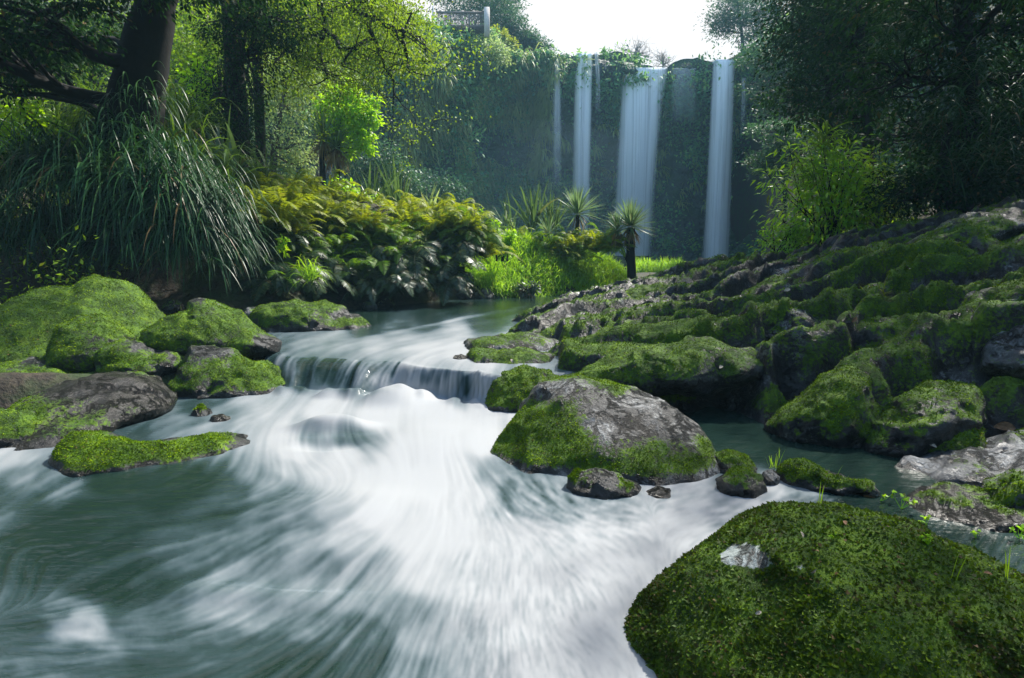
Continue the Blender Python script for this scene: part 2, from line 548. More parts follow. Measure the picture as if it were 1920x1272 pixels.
# ------------------------------------------------------------------ mossy rock outcrop on the right bank
def blur(a, n):
    for _ in range(n):
        a = (np.roll(a, 1, 0) + np.roll(a, -1, 0) + 2 * a) / 4
        a = (np.roll(a, 1, 1) + np.roll(a, -1, 1) + 2 * a) / 4
    return a

def tps(XY, Z, lam=.02):
    n = len(XY)
    d = np.linalg.norm(XY[:, None] - XY[None], axis=-1)
    K = np.where(d > 0, d ** 2 * np.log(d + 1e-9), 0) + lam * np.eye(n)
    A = np.zeros((n + 3, n + 3))
    A[:n, :n] = K; A[:n, n] = 1; A[:n, n + 1:] = XY; A[n, :n] = 1; A[n + 1:, :n] = XY.T
    w = np.linalg.solve(A, np.concatenate([Z, np.zeros(3)]))
    def f(x, y):
        r = w[n] + w[n + 1] * x + w[n + 2] * y
        for i in range(n):
            d2 = (x - XY[i, 0]) ** 2 + (y - XY[i, 1]) ** 2
            r = r + w[i] * .5 * d2 * np.log(d2 + 1e-12)
        return r
    return f

OC = [P(*c) for c in [
    (1000, 752, 6.35), (1150, 770, 6.0), (1320, 782, 5.75), (1450, 815, 5.3), (1600, 855, 4.7), (1700, 835, 4.75), (1850, 810, 4.55), (2050, 830, 4.2),
    (965, 700, 6.75), (1080, 678, 6.85), (1200, 680, 6.6), (1330, 690, 6.3), (1450, 705, 5.9), (1600, 695, 5.6), (1750, 720, 5.2), (1900, 720, 4.9), (2080, 720, 4.6),
    (1020, 612, 8.9), (1120, 640, 8.0), (1250, 625, 7.8), (1400, 615, 7.4), (1560, 600, 6.9), (1700, 600, 6.4), (1850, 590, 6.1), (2050, 560, 5.9),
    (1160, 545, 12.4), (1240, 548, 11.2), (1330, 552, 10.3), (1450, 532, 9.5), (1600, 515, 8.9), (1750, 500, 8.4), (1900, 470, 8.0), (2080, 440, 7.6),
    (1290, 522, 14.5), (1450, 503, 12.6), (1600, 470, 11.6), (1750, 446, 10.8), (1900, 416, 10.0), (2080, 385, 9.4)]]
OC += [G(*c, -.35) for c in [(905, 760), (830, 745), (860, 700), (850, 660), (930, 612), (990, 592), (1070, 568), (1130, 552), (1000, 800), (1150, 830), (1330, 840), (1500, 900), (1580, 930), (1700, 930), (1900, 930)]]
OC += [np.array(c) for c in [(4.2, 19.5, .3), (6.3, 15.5, 1.2), (7.5, 13.4, 1.6), (9.0, 12.2, 2.0), (10.5, 11, 2.6), (11.5, 8, 2.4), (2.8, 18, -.3), (1.6, 15.5, -.5), (3.2, 20, -.3)]]
OC = np.array(OC)
oc_f = tps(OC[:, :2], OC[:, 2])

def outcrop_z(x, y):
    base = oc_f(x, y)
    p = np.stack([x, y, base], -1).reshape(-1, 3)
    w = fbm(p * .55, 3, 11).reshape(x.shape)
    w2 = fbm(p * 2.0, 4, 12).reshape(x.shape)
    w3 = fbm(p * 6, 4, 13).reshape(x.shape)
    def terr(t, k):
        f = np.floor(t); u = t - f
        return f + np.where(u < 1, u ** k / (u ** k + (1 - u) ** k + 1e-9), 0)
    c = y - .27 * x                                     # beds of rock run along the bank, stepping up away from the water
    pa = np.stack([(x + .27 * y) * .42, c * 1.5, 0 * x], -1).reshape(-1, 3)
    wa = fbm(pa, 4, 14).reshape(x.shape)
    lfm = .45 + 1.1 * sstep(-.35, .35, fbm(p * .33, 2, 17).reshape(x.shape))
    t1 = c / (1.05) + 1.0 * w + .25 * wa
    t2 = c / .37 + .9 * w + .6 * wa
    t3 = (base - .30 * x) / .4 + .8 * w2
    d = (terr(t1, 6.5) - t1) * .56 * lfm + (terr(t2, 4.5) - t2) * .16 + (terr(t3, 2.6) - t3) * .10 + .16 * wa
    ok = sstep(-.15, .35, base)
    ridge = (1 - np.abs(w2)) ** 3 - .4
    return base + ok * (d + .16 * ridge + .15 * w2 + .045 * w3)

opx = np.arange(840, 2330, 3.0)
oY = np.exp(np.linspace(math.log(3.6), math.log(19.5), 430))
OX = (opx[None, :] - 960) / FPX * np.ones((len(oY), 1))
OYg = oY[:, None] * np.ones((1, len(opx)))
OX = OX * OYg * .985
OZ = outcrop_z(OX, OYg)
OZ = OZ - .5 * sstep(.5, .2, OX) * sstep(7.1, 6.7, OYg)
xb = np.interp(OYg, [6.3, 6.6, 9, 11, 13, 16], [.7, .3, .5, 1.05, 1.95, 2.7])
mk = sstep(-.05, .35, OX - xb) * sstep(6.2, 6.45, OYg) * sstep(16, 12, OYg)
OZ = np.where(mk > 0, np.maximum(OZ, (.50 + .10 * vnoise(np.stack([OX * 3, OYg * 3, 0 * OX], -1).reshape(-1, 3), 77).reshape(OX.shape)) * mk - .6 * (1 - mk)), OZ)
OV = np.stack([OX, OYg, OZ], -1).reshape(-1, 3)
OQ = grid_quads(*OX.shape)
keep = OZ.ravel()[OQ].max(1) > -.3
OQ = OQ[keep]
OT = np.concatenate([OQ[:, [0, 1, 2]], OQ[:, [0, 2, 3]]])
ON = vert_normals(OV, OT)
mn = fbm(OV * 1.1, 4, 21) * .5 + fbm(OV * 5, 3, 22) * .25
lip = sstep(.50, .84, ON[:, 2])
conc = (OZ - blur(OZ, 14)).ravel()
back_bare = sstep(8.0, 10.5, OV[:, 1]) * .30 + .22 * sstep(.52, .7, fbm(OV * .9, 3, 25) * .5 + .5)
OM = np.clip(.37 + .40 * lip + mn * .75 + np.clip(conc * 3.5, -.35, .2) - back_bare - .5 * sstep(.12, -.02, OV[:, 2]), 0, 1)
o = MB().add(OV, OQ).build("rocky_bank", M["rock_bank"], smooth=True, attrs={"moss": OM})
tag(o, kind="structure")
# loose grassy moss over it, too fine to count
pts, nn = scatter(OV, OT, (OM[OT].mean(1) > .48) * (.3 + OM[OT].mean(1)) / (1 + (OV[OT[:, 0], 1] / 6) ** 2), 90000, RNG)
sc_ = np.clip(pts[:, 1] / 6.5, .8, 2.0)
D = nn * .5 + randdir(len(pts), RNG) * .85
V, Q = leaves(pts - nn * .004, D, nn + randdir(len(pts), RNG) * .4, RNG.uniform(.014, .036, len(pts)) * sc_, RNG.uniform(.008, .016, len(pts)) * sc_)
m = MB().add(V, Q).build("moss", M["moss"])
tag(m, kind="stuff")

# ------------------------------------------------------------------ cliff behind the falls
cu = np.concatenate([[0], np.cumsum(np.linalg.norm(np.diff(CP[:, :2], axis=0), axis=1))])
us = np.linspace(0, cu[-1], 420)
cxy = np.stack([np.interp(us, cu, CP[:, k]) for k in range(3)], -1)
nv = 190
vs = np.linspace(0, 1, nv)
CV = np.zeros((nv, len(us), 3))
tg = nrm(np.gradient(cxy[:, :2], axis=0))
outn = np.stack([tg[:, 1], -tg[:, 0]], -1)            # towards the camera side
crest = cxy[:, 2] + .9 * fbm(np.stack([cxy[:, 0] * .4, cxy[:, 1] * .4, 0 * us], -1), 3, 31)
for i, v in enumerate(vs):
    CV[i, :, :2] = cxy[:, :2]
    CV[i, :, 2] = -1 + (crest + 1) * v
f1 = fbm(CV.reshape(-1, 3) * np.array([.16, .16, .10]), 4, 32).reshape(nv, -1)
f2 = fbm(CV.reshape(-1, 3) * np.array([.7, .7, .45]), 5, 33).reshape(nv, -1)
f3 = fbm(CV.reshape(-1, 3) * np.array([.5, .5, 1.6]), 3, 34).reshape(nv, -1)
under = 4.2 * np.sin(np.clip(vs, 0, 1) * math.pi) ** .8 - 1.5 * (1 - vs) ** 3     # the face is hollowed behind the falls
off = f1 * 4.5 + f2 * 2.0 + f3 * .7 - under[:, None] * sstep(8, 30, us)[None, :]
off = off * sstep(1.0, .9, vs)[:, None] + .2
CV[:, :, :2] += outn[None] * off[:, :, None]
back = CV[-1].copy(); back[:, :2] -= outn * 13; back[:, 2] += .3
CVa = np.concatenate([CV, back[None]])
t = NT("cliff_rock")
n1, n2 = t.noise(.35, 7, .62), t.noise(1.8, 6, .6)
n3 = t.noise(.16, 5, .6, dist=.5)
c = t.ramp(n2, (.32, (.016, .022, .028)), (.55, (.06, .08, .09)), (.75, (.16, .19, .20)))
gr = t.mix(n2, (.014, .05, .025), (.06, .13, .05))
gf = t.ramp(t.math('ADD', t.math('MULTIPLY', n1, .5), t.math('MULTIPLY', n3, .5)), (.42, 0.0), (.54, 1.0))
p = t.node("BsdfPrincipled", i_Base_Color=t.mix(gf, c, gr), i_Roughness=.6)
t.inp(p, "Normal", t.bump(n2, 1.0, 1.2))
M["cliff"] = t.done(p)
cl = MB().add(CVa, grid_quads(nv + 1, len(us))).build("cliff", M["cliff"], smooth=True)
tag(cl, kind="structure")
Cflat = CV.reshape(-1, 3)
CQ = grid_quads(nv, len(us))
CT = np.concatenate([CQ[:, [0, 1, 2]], CQ[:, [0, 2, 3]]])
cden = fbm(Cflat * .22, 3, 41) * .9 + fbm(Cflat * .7, 3, 42) * .5
hh = Cflat[:, 2] / 24
w = np.clip(cden + .36 + .55 * sstep(.62, 1.0, hh) - .12 * sstep(.30, .05, hh), 0, 1) ** 2.2
cpx, cpy = proj(Cflat)
w = w * np.where((cpx > 1035) & (cpx < 1385) & (hh > .9), .10, 1.0) * (cpx > 540) * ~((cpx > 810) & (cpx < 915) & (cpy < 66))
rng = np.random.default_rng(5)
mb = MB()
cen, cn = scatter(Cflat, CT, w[CT].mean(1), 4200, rng)
cn = np.where((cn[:, 1] > 0)[:, None], -cn, cn)
k = 26
C = np.repeat(cen, k, 0) + rng.normal(size=(len(cen) * k, 3)) * np.array([.62, .45, .6]) * np.repeat(rng.uniform(.5, 1.5, (len(cen), 1)) * np.where(cen[:, 2:] > np.interp(cen[:, 0], CP[:, 0], CP[:, 2])[:, None] - 1.6, .45, 1.0), k, 0) + np.repeat(cn, k, 0) * .6
D = np.repeat(cn, k, 0) * .6 + randdir(len(C), rng) + np.array([0, 0, -.35])
V, Q = leaves(C, D, randdir(len(C), rng) + np.array([0, -.5, 1.2]), rng.uniform(.25, .6, len(C)), rng.uniform(.14, .32, len(C)))
mb.add(V, Q)
cp = mb.build("cliff_foliage", M["cliffgreen"])
tag(cp, kind="stuff")
mb = MB()
w2 = np.where((cpx > 640) & (cpx < 1035), 1.0, .06) * sstep(.15, .4, hh) * sstep(1.02, .9, hh) * np.clip(.25 + 1.5 * fbm(Cflat * .28, 2, 43), 0, 1)
cen, cn = scatter(Cflat, CT, w2[CT].mean(1), 1300, rng)
cn = np.where((cn[:, 1] > 0)[:, None], -cn, cn)
k = 22
C = np.repeat(cen, k, 0) + rng.normal(size=(len(cen) * k, 3)) * .12
D = np.repeat(cn, k, 0) * .9 + randdir(len(C), rng) * .75 + np.array([0, 0, .45])
V, Q = blades(C, D, rng.uniform(1.0, 2.4, len(C)), rng.uniform(.10, .20, len(C)), rng.uniform(1.6, 4.0, len(C)), 4, rng)
mb.add(V, Q)
tag(mb.build("cliff_grass", M["clifftuft"]), kind="stuff")

# ------------------------------------------------------------------ the stream
wpx = np.arange(-420, 2340, 2.0)
pl = np.arange(1560, 745, -2.0)
Yl = np.array([G(960, q, 0)[1] for q in pl])
pu = np.arange(668, 540, -1.5)
Yu = np.array([G(960, q, ZU)[1] for q in pu])
Ym = np.arange(Yl[-1] + .012, Yu[0] - .005, .011)
wY = np.concatenate([Yl, Ym, Yu, np.linspace(Yu[-1] + .4, 27, 12)])
WX = (wpx[None, :] - 960) / FPX * wY[:, None] * .985
WY = wY[:, None] * np.ones((1, len(wpx)))
# brink and foot of the little cascade, as lines across the stream
lipP = np.array([G(a, b, ZU) for a, b in [(540, 664), (640, 668), (740, 676), (800, 686), (860, 689), (920, 696), (1000, 700)]])
ftP = np.array([G(a, b, 0.0) for a, b in [(540, 734), (640, 738), (730, 742), (800, 745), (860, 744), (920, 746), (1000, 750)]])
lipP = np.vstack([[-9, 11.0, 0], [-5, 10.0, 0], [-4.1, 9.0, 0], [-3.4, 8.0, 0], lipP, [3, 6.6, 0]])
ftP = np.vstack([[-9, 10.4, 0], [-5, 9.4, 0], [-4.1, 8.4, 0], [-3.4, 7.4, 0], ftP, [3, 6.35, 0]])
wob = .11 * vnoise(np.stack([WX.ravel() * 2.2, 0 * WX.ravel(), 0 * WX.ravel()], -1), 51).reshape(WX.shape)
wob = wob + .05 * vnoise(np.stack([WX.ravel() * 6.5, 0 * WX.ravel(), 0 * WX.ravel() + 9], -1), 53).reshape(WX.shape) + .12 * np.exp(-((WX + 1.55) / .22) ** 2)
lipY = np.interp(WX, lipP[:, 0], lipP[:, 1]) + wob
ftY = np.minimum(np.interp(WX, ftP[:, 0], ftP[:, 1]) + wob, lipY - .12)
tt = np.clip((WY - ftY) / (lipY - ftY), 0, 1)
WZ = ZU * np.sin(tt * math.pi / 2) ** .85
WZ = WZ - .03 * np.exp(-((WY - lipY) / .25) ** 2)
def hump(px, py, z, sx, sy, h):
    c = G(px, py, z)
    return h * np.exp(-(((WX - c[0]) / sx) ** 2 + ((WY - c[1]) / sy) ** 2) ** 1.35)
WZ = WZ + hump(738, 750, .0, .32, .28, .15) + hump(855, 752, .0, .10, .12, .07) + hump(893, 753, .0, .07, .1, .06) + hump(610, 744, .0, .12, .1, .06) + hump(625, 802, 0, .34, .16, .13) - hump(620, 835, 0, .30, .13, .05)
WZ = WZ + hump(150, 1165, 0, .16, .08, .03) + hump(640, 955, 0, .5, .3, .05) + hump(800, 830, 0, .6, .5, .05) - hump(560, 1080, 0, .45, .2, .05)
WZ = WZ + hump(430, 1110, 0, .3, .1, .035) + hump(560, 1120, 0, .3, .1, .03)
WZ = WZ + .08 * np.exp(-((WY - ftY + .10) / .13) ** 2) * (.5 + .9 * vnoise(np.stack([WX.ravel() * 6, WY.ravel() * 2, 0 * WX.ravel()], -1), 52).reshape(WX.shape))
WPX, WPY = proj(np.stack([WX, WY, WZ], -1).reshape(-1, 3))
WPX, WPY = WPX.reshape(WX.shape), WPY.reshape(WX.shape)

def shepard(ctrl, val, pw=4.2, soft=16):
    num = np.zeros(WX.shape + (val.shape[1],)); den = np.zeros(WX.shape)
    for (a, b), v in zip(ctrl, val):
        wgt = 1 / ((WPX - a) ** 2 + ((WPY - b) * 1.5) ** 2 + soft ** 2) ** (pw / 2)
        den += wgt
        num += wgt[..., None] * v
    return num / den[..., None]

FO = np.array([
    (700, 575, .02), (850, 570, .02), (1000, 562, .03), (1130, 552, .03), (690, 600, .08), (800, 592, .12), (930, 590, .05), (1000, 585, .04), (760, 612, .28), (660, 612, .15),
    (900, 610, .22), (980, 612, .32), (980, 625, .75), (860, 622, .8), (760, 628, .75), (640, 632, .68), (580, 640, .62), (530, 650, .45), (500, 655, .2), (600, 655, .66), (700, 652, .8), (560, 658, .6), (650, 660, .7), (800, 655, .9), (860, 660, .92), (880, 690, .85),
    (545, 690, .5), (560, 715, .3), (600, 690, .30), (640, 715, .32), (680, 690, .38), (690, 725, .36), (740, 690, .62), (770, 700, .9), (780, 685, .9), (775, 720, .95), (790, 735, .95), (800, 708, .55), (850, 705, .62), (900, 712, .6), (870, 730, .45), (910, 735, .4),
    (540, 745, .8), (620, 748, .95), (722, 718, 1), (720, 750, 1), (800, 752, 1), (900, 752, .95), (940, 770, .9), (500, 770, .82), (600, 775, .97), (700, 785, 1), (850, 790, 1), (900, 830, .98), (780, 840, .97),
    (600, 815, .45), (640, 822, .35), (670, 822, .42), (585, 800, .7), (560, 850, .95), (650, 850, .95), (520, 810, .9), (470, 790, .72), (420, 775, .5), (370, 770, .3), (330, 780, .45), (300, 800, .45), (400, 800, .6), (260, 800, .3),
    (700, 900, .97), (800, 900, 1), (620, 890, .88), (540, 880, .70), (510, 900, .45), (870, 880, .9), (930, 880, .5), (960, 920, .38), (900, 930, .9), (1000, 935, .5), (1080, 940, .55), (1150, 945, .7), (1220, 940, .8), (1300, 925, .86), (1400, 925, .9), (1450, 920, .8), (1500, 930, .6),  # sparse foam by the pyramid boulder: its shadow is put into the water's tone
    (700, 960, .93), (620, 960, .78), (560, 950, .5), (500, 940, .38), (440, 930, .2), (350, 905, .08), (200, 905, .06), (300, 940, .07), (150, 950, .08), (60, 960, .10), (400, 970, .18), (250, 985, .14), (100, 1000, .12),
    (500, 990, .35), (420, 1010, .30), (300, 1020, .22), (580, 1000, .55), (660, 1010, .72), (760, 1000, .93), (860, 1000, .93), (960, 1000, .9), (1100, 1010, .88), (1250, 980, .93), (1180, 1060, .92), (1000, 1080, .9),
    (900, 1080, .84), (800, 1080, .88), (700, 1070, .65), (600, 1060, .42), (520, 1080, .35), (560, 1100, .55), (650, 1120, .6), (430, 1080, .45), (350, 1060, .30), (250, 1060, .14), (200, 1100, .08), (300, 1110, .20), (400, 1130, .42), (480, 1150, .45),
    (150, 1080, .15), (50, 1080, .18), (40, 1120, .28), (145, 1160, .75), (175, 1180, .65), (115, 1150, .45), (220, 1170, .25), (60, 1180, .2), (150, 1230, .28), (300, 1190, .28), (420, 1210, .26), (300, 1250, .22), (520, 1230, .25), (600, 1180, .42), (680, 1180, .35), (690, 1240, .3), (600, 1270, .2),
    (750, 1150, .5), (800, 1200, .72), (780, 1260, .55), (880, 1180, .72), (900, 1250, .76), (1000, 1180, .88), (1000, 1260, .9), (1120, 1180, .93), (1120, 1260, .92), (1050, 1130, .84), (940, 1140, .86), (1080, 1220, .88),
    (20, 860, .85), (40, 890, .6), (90, 900, .35), (50, 930, .3), (0, 950, .3), (120, 915, .45), (-200, 900, .5), (-200, 1100, .2), (300, 1400, .2), (800, 1400, .5), (1100, 1400, .9),
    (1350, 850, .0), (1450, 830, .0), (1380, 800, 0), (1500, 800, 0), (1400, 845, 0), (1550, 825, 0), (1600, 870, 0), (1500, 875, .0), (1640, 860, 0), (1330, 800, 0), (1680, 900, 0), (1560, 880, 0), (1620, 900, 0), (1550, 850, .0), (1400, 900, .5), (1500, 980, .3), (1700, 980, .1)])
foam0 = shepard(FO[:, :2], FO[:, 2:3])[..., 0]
FL = np.array([
    (1100, 560, -1, .1), (900, 570, -1, .12), (750, 590, -1, .12), (950, 615, -1, .14), (800, 635, -1, .10), (650, 640, -1, .12), (560, 650, -1, .2), (700, 652, -1, .22), (850, 660, -1, .15), (760, 650, -1, .15), (600, 645, -1, .15), (700, 625, -1, .1), (900, 640, -1, .1), (620, 660, -.8, .35),
    (560, 700, .15, 1), (620, 700, -.35, 1), (680, 710, -.5, 1), (770, 710, -.1, 1), (850, 715, 0, 1), (910, 720, .05, 1), (722, 735, 0, 1),
    (600, 760, -.8, .35), (700, 770, -.3, 1), (850, 770, -.25, 1), (480, 775, -1, .25), (380, 780, -1, .2), (520, 815, -.4, 1), (540, 850, .4, 1), (600, 870, .9, .35), (600, 822, .05, 1), (650, 825, .1, 1), (690, 830, .8, .4), (580, 790, -.8, .5), (700, 840, .8, .45),
    (800, 850, 0, 1), (880, 860, .5, 1), (940, 900, .8, .6), (800, 930, -.2, 1), (900, 970, .3, 1), (1000, 970, .9, .3), (1150, 970, 1, .12), (1300, 950, -1, .15), (1420, 930, -.9, .25), (1100, 1060, .6, .5),
    (700, 930, -.6, .6), (620, 950, -1, .3), (520, 940, -1, .22), (400, 950, -1, .12), (200, 950, -1, .03), (300, 1000, -1, .08), (100, 1010, -1, .05), (560, 1000, -1, .28), (660, 1010, -.9, .45), (760, 1020, -.7, .8), (850, 1050, -.45, 1), (950, 1080, 0, 1),
    (600, 1070, -.8, .6), (500, 1070, -.8, .55), (700, 1100, -.7, .75), (560, 1130, -1, .5), (450, 1130, -1, .45), (350, 1090, -1, .4), (250, 1100, -.9, .45), (650, 1170, -.8, .7), (550, 1200, -.9, .4), (400, 1200, -1, .2), (250, 1200, -1, -.05), (100, 1180, -1, -.12), (150, 1160, -1, .15),
    (750, 1170, -.55, 1), (700, 1230, -.6, .8), (800, 1240, -.35, 1), (900, 1180, -.2, 1), (1000, 1200, .3, .8), (1100, 1200, .6, .5), (40, 1080, -.3, 1), (20, 860, -.9, .5), (80, 920, -.9, .45), (30, 960, -1, .35)])
fd = shepard(FL[:, :2], FL[:, 2:], 3.0, 30)
# streak pattern: noise smeared along the flow (line integral convolution on the surface grid)
R_, C_ = WX.shape
rowpx = np.clip(-np.gradient(WPY, axis=0), .35, 6)
dirr = np.stack([fd[..., 0] / 2.0, -fd[..., 1] / rowpx], -1)
lenpx = np.linalg.norm(fd, axis=-1)[..., None]
dirr = dirr / lenpx * 1.6
lrng = np.random.default_rng(3)
def lic(noise, steps):
    acc = noise.copy(); cnt = 1
    jj, ii = np.meshgrid(np.arange(C_, dtype=float), np.arange(R_, dtype=float))
    for sgn in (1, -1):
        x, y = jj.copy(), ii.copy()
        for s in range(steps):
            xi = np.clip(np.rint(x), 0, C_ - 1).astype(int); yi = np.clip(np.rint(y), 0, R_ - 1).astype(int)
            d = dirr[yi, xi]
            x = x + sgn * d[..., 0]; y = y + sgn * d[..., 1]
            xi = np.clip(np.rint(x), 0, C_ - 1).astype(int); yi = np.clip(np.rint(y), 0, R_ - 1).astype(int)
            acc += noise[yi, xi]; cnt += 1
    a = acc / cnt
    m_, s_ = a.mean(), a.std()
    return (a - m_) / s_
l1 = lic(blur(lrng.random((R_, C_)), 1), 14)
l2 = lic(blur(lrng.random((R_, C_)), 5), 60)
l3 = lic(blur(lrng.random((R_, C_)), 22), 80)
p3 = np.stack([WX, WY, WZ], -1).reshape(-1, 3)
patch = fbm(p3 * np.array([1.6, 1.6, 1]), 4, 61).reshape(WX.shape)
st = blur(.22 * l1 + .42 * l2 + .52 * l3, 1)
iso = sstep(760, 980, WPX) * sstep(840, 940, WPY)
l4 = lic(blur(lrng.random((R_, C_)), 3), 7)
st = st * (1 - .6 * iso) + .75 * iso * l4
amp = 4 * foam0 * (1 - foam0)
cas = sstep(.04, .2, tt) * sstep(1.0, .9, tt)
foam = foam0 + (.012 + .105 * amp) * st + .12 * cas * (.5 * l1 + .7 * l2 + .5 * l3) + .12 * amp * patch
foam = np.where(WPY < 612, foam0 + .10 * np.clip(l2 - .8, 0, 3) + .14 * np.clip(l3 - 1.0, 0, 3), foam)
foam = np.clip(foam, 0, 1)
WZ = WZ + (.0015 * l2 + .005 * l3) * sstep(.02, .3, foam0) * (1 - .93 * foam0) * np.clip(WY / 5, .4, 1)
t = NT("stream_water")
fm = t.attr("foam")
rip = t.noise(5.0, 4, .6)
mp = t.node("Mapping"); mp.inputs["Scale"].default_value = (3.0, 12.0, 3.0)
t.l.new(t.node("NewGeometry").outputs["Position"], mp.inputs["Vector"])
rip2 = t.noise(1.0, 4, .55, coord=mp.outputs[0])
deep = t.mix(t.noise(.5, 3), (.005, .016, .016), (.015, .033, .024))
wat = t.node("BsdfPrincipled", i_Base_Color=deep, i_Roughness=.14, i_IOR=1.33)
t.inp(wat, "Normal", t.bump(t.math('ADD', rip2, t.math('MULTIPLY', t.attr("streak"), .12)), .28, .06))
wc = t.mix(t.ramp(fm, (.3, 0.0), (.9, 1.0)), (.125, .20, .25), (.325, .34, .355))
wh = t.node("BsdfPrincipled", i_Base_Color=wc, i_Roughness=.55)
wh.inputs["Specular IOR Level"].default_value = .25
mx = t.node("MixShader")
t.l.new(t.ramp(fm, (.10, 0.0), (.30, .13), (.55, .50), (.97, 1.0)), mx.inputs[0])
t.l.new(wat.outputs[0], mx.inputs[1]); t.l.new(wh.outputs[0], mx.inputs[2])
M["water"] = t.done(mx)
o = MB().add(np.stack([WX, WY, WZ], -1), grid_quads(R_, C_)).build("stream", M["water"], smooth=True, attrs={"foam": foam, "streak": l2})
tag(o, kind="structure")

t = NT("pool_water")
p = t.node("BsdfPrincipled", i_Base_Color=(.02, .04, .045), i_Roughness=.12, i_IOR=1.33)
t.inp(p, "Normal", t.bump(t.noise(1.6, 4, .6), .3, .2))
M["pool"] = t.done(p)
pv = np.array([(2, 40, .12), (36, 40, .12), (36, 75, .12), (0, 75, .12)])
o = MB().add(pv, [[0, 1, 2, 3]]).build("plunge_pool", M["pool"]); tag(o, kind="structure")

# ------------------------------------------------------------------ the waterfalls
t = NT("falling_water")
tc = t.node("TexCoord").outputs["UV"]
def mapn(sx, sy, det):
    mp = t.node("Mapping"); mp.inputs["Scale"].default_value = (sx, sy, 1)
    t.l.new(tc, mp.inputs["Vector"])
    return t.noise(1.0, det, .6, coord=mp.outputs[0])
s1, s2 = mapn(1.5, .03, 3), mapn(6.0, .045, 4)
oi = t.attr("dens")
al = t.math('ADD', t.math('MULTIPLY', s1, 1.1), t.math('MULTIPLY', s2, .9))
al = t.math('MULTIPLY', t.ramp(t.math('MULTIPLY', al, .5), (.34, .42), (.49, 1.0)), oi, True)
df = t.node("BsdfDiffuse"); df.inputs[0].default_value = (.95, .96, .97, 1)
trl = t.node("BsdfTranslucent"); trl.inputs[0].default_value = (.95, .96, .97, 1)
tp = t.node("BsdfTransparent")
a = t.node("MixShader"); a.inputs[0].default_value = .12
t.l.new(df.outputs[0], a.inputs[1]); t.l.new(trl.outputs[0], a.inputs[2])
b = t.node("MixShader")
t.l.new(al, b.inputs[0]); t.l.new(tp.outputs[0], b.inputs[1]); t.l.new(a.outputs[0], b.inputs[2])
M["fall"] = t.done(b)

def waterfall(label, rows, Y, seed, dens=1.0, layers=3, fade=.5):
    """rows: (py, left px, right px) from brink to foot, at depth Y: a brink that rolls over and several curtains one behind the other"""
    rng = np.random.default_rng(seed)
    rows = np.array(rows, float)
    top = P(rows[0, 1:].mean(), rows[0, 0], Y)
    root = thing("waterfall", label, "waterfall", (top[0], Y, .1), "waterfalls over the cliff")
    for L in range(layers):
        nr, nc = 60, 34
        py = rows[0, 0] + (rows[-1, 0] - rows[0, 0]) * np.linspace(0, 1, nr)
        l, r = np.interp(py, rows[:, 0], rows[:, 1]), np.interp(py, rows[:, 0], rows[:, 2])
        inset = (0, .06, .14)[L]
        Vv, dn, uv = [], [], []
        u = np.linspace(0, 1, nc)
        bul = .8 * np.sin(u * math.pi) + .35 * np.sin(u * 9 + seed + L)
        for i in range(nr):
            tt = i / (nr - 1)
            w_ = r[i] - l[i]
            xs = l[i] + w_ * (inset + (1 - 2 * inset) * u)
            yy = Y - .9 * (1 - math.exp(-tt * 9)) - bul * .45 + L * .35 + .5
            pt = np.array([P(x, py[i], y_) for x, y_ in zip(xs, yy)])
            Vv.append(pt)
            e = np.minimum(u, 1 - u) * 2
            d_ = np.clip(e / .40, 0, 1) ** .8 * (1 - fade * tt ** 1.5)
            dn.append(d_ * dens * (1.0 if L == 0 else .9)); uv.append(np.stack([pt[:, 0] + 7 * L + seed, -pt[:, 2]], -1))
        Vv = np.array(Vv)
        if L == 0:                                   # the sheet starts a little back, over the brink
            pre = Vv[:1].copy(); pre[..., 1] += 2.4; pre[..., 2] += .15
            Vv = np.concatenate([pre, Vv]); dn.insert(0, dn[0]); uv.insert(0, uv[0] + np.array([0, -1.2])); nr += 1
        Q = grid_quads(nr, nc)
        ob = MB().add(Vv, Q).build("water_curtain", M["fall"], root, smooth=True, attrs={"dens": np.array(dn).ravel()})
        ul = ob.data.uv_layers.new(name="UVMap")
        vi = np.zeros(len(ob.data.loops), np.int32); ob.data.loops.foreach_get("vertex_index", vi)
        ul.data.foreach_set("uv", np.array(uv).reshape(-1, 2)[vi].astype(np.float32).ravel())
    return root

waterfall("broad waterfall of two joined strands falling from the notch in the cliff", [(127, 1172, 1253), (140, 1167, 1252), (155, 1165, 1249), (200, 1162, 1242), (300, 1156, 1233), (400, 1150, 1226), (480, 1146, 1222)], 66.6, 3)
waterfall("tall narrow waterfall standing alone, its foot in the open plunge pool", [(112, 1336, 1379), (160, 1333, 1378), (250, 1329, 1376), (400, 1321, 1371), (502, 1314, 1369)], 64.6, 8, fade=.35)
waterfall("slender waterfall dropping behind the spiky cabbage tree top", [(100, 1079, 1112), (150, 1076, 1111), (300, 1073, 1108), (470, 1070, 1106)], 66.2, 5, fade=.75)
waterfall("faint thread of water trickling down the mossy cliff beside the slender waterfall", [(108, 1037, 1050), (180, 1035, 1052), (350, 1033, 1054)], 64.9, 11, dens=.4, layers=2, fade=.9)
waterfall("short broken trickle spilling off the bumpy brink between the slender and the broad falls", [(98, 1114, 1122), (150, 1117, 1126), (215, 1116, 1126)], 66.3, 14, dens=.5, layers=1, fade=.9)
waterfall("thin dripping veil under the ledge close to the dark conifer sprays", [(146, 1390, 1402), (250, 1387, 1400)], 65.0, 15, dens=.35, layers=1, fade=.8)
waterfall("sparse curtain of drips under the straight ledge right of the broad falls", [(128, 1258, 1308), (230, 1256, 1306)], 66.6, 17, dens=.25, layers=1, fade=.9)
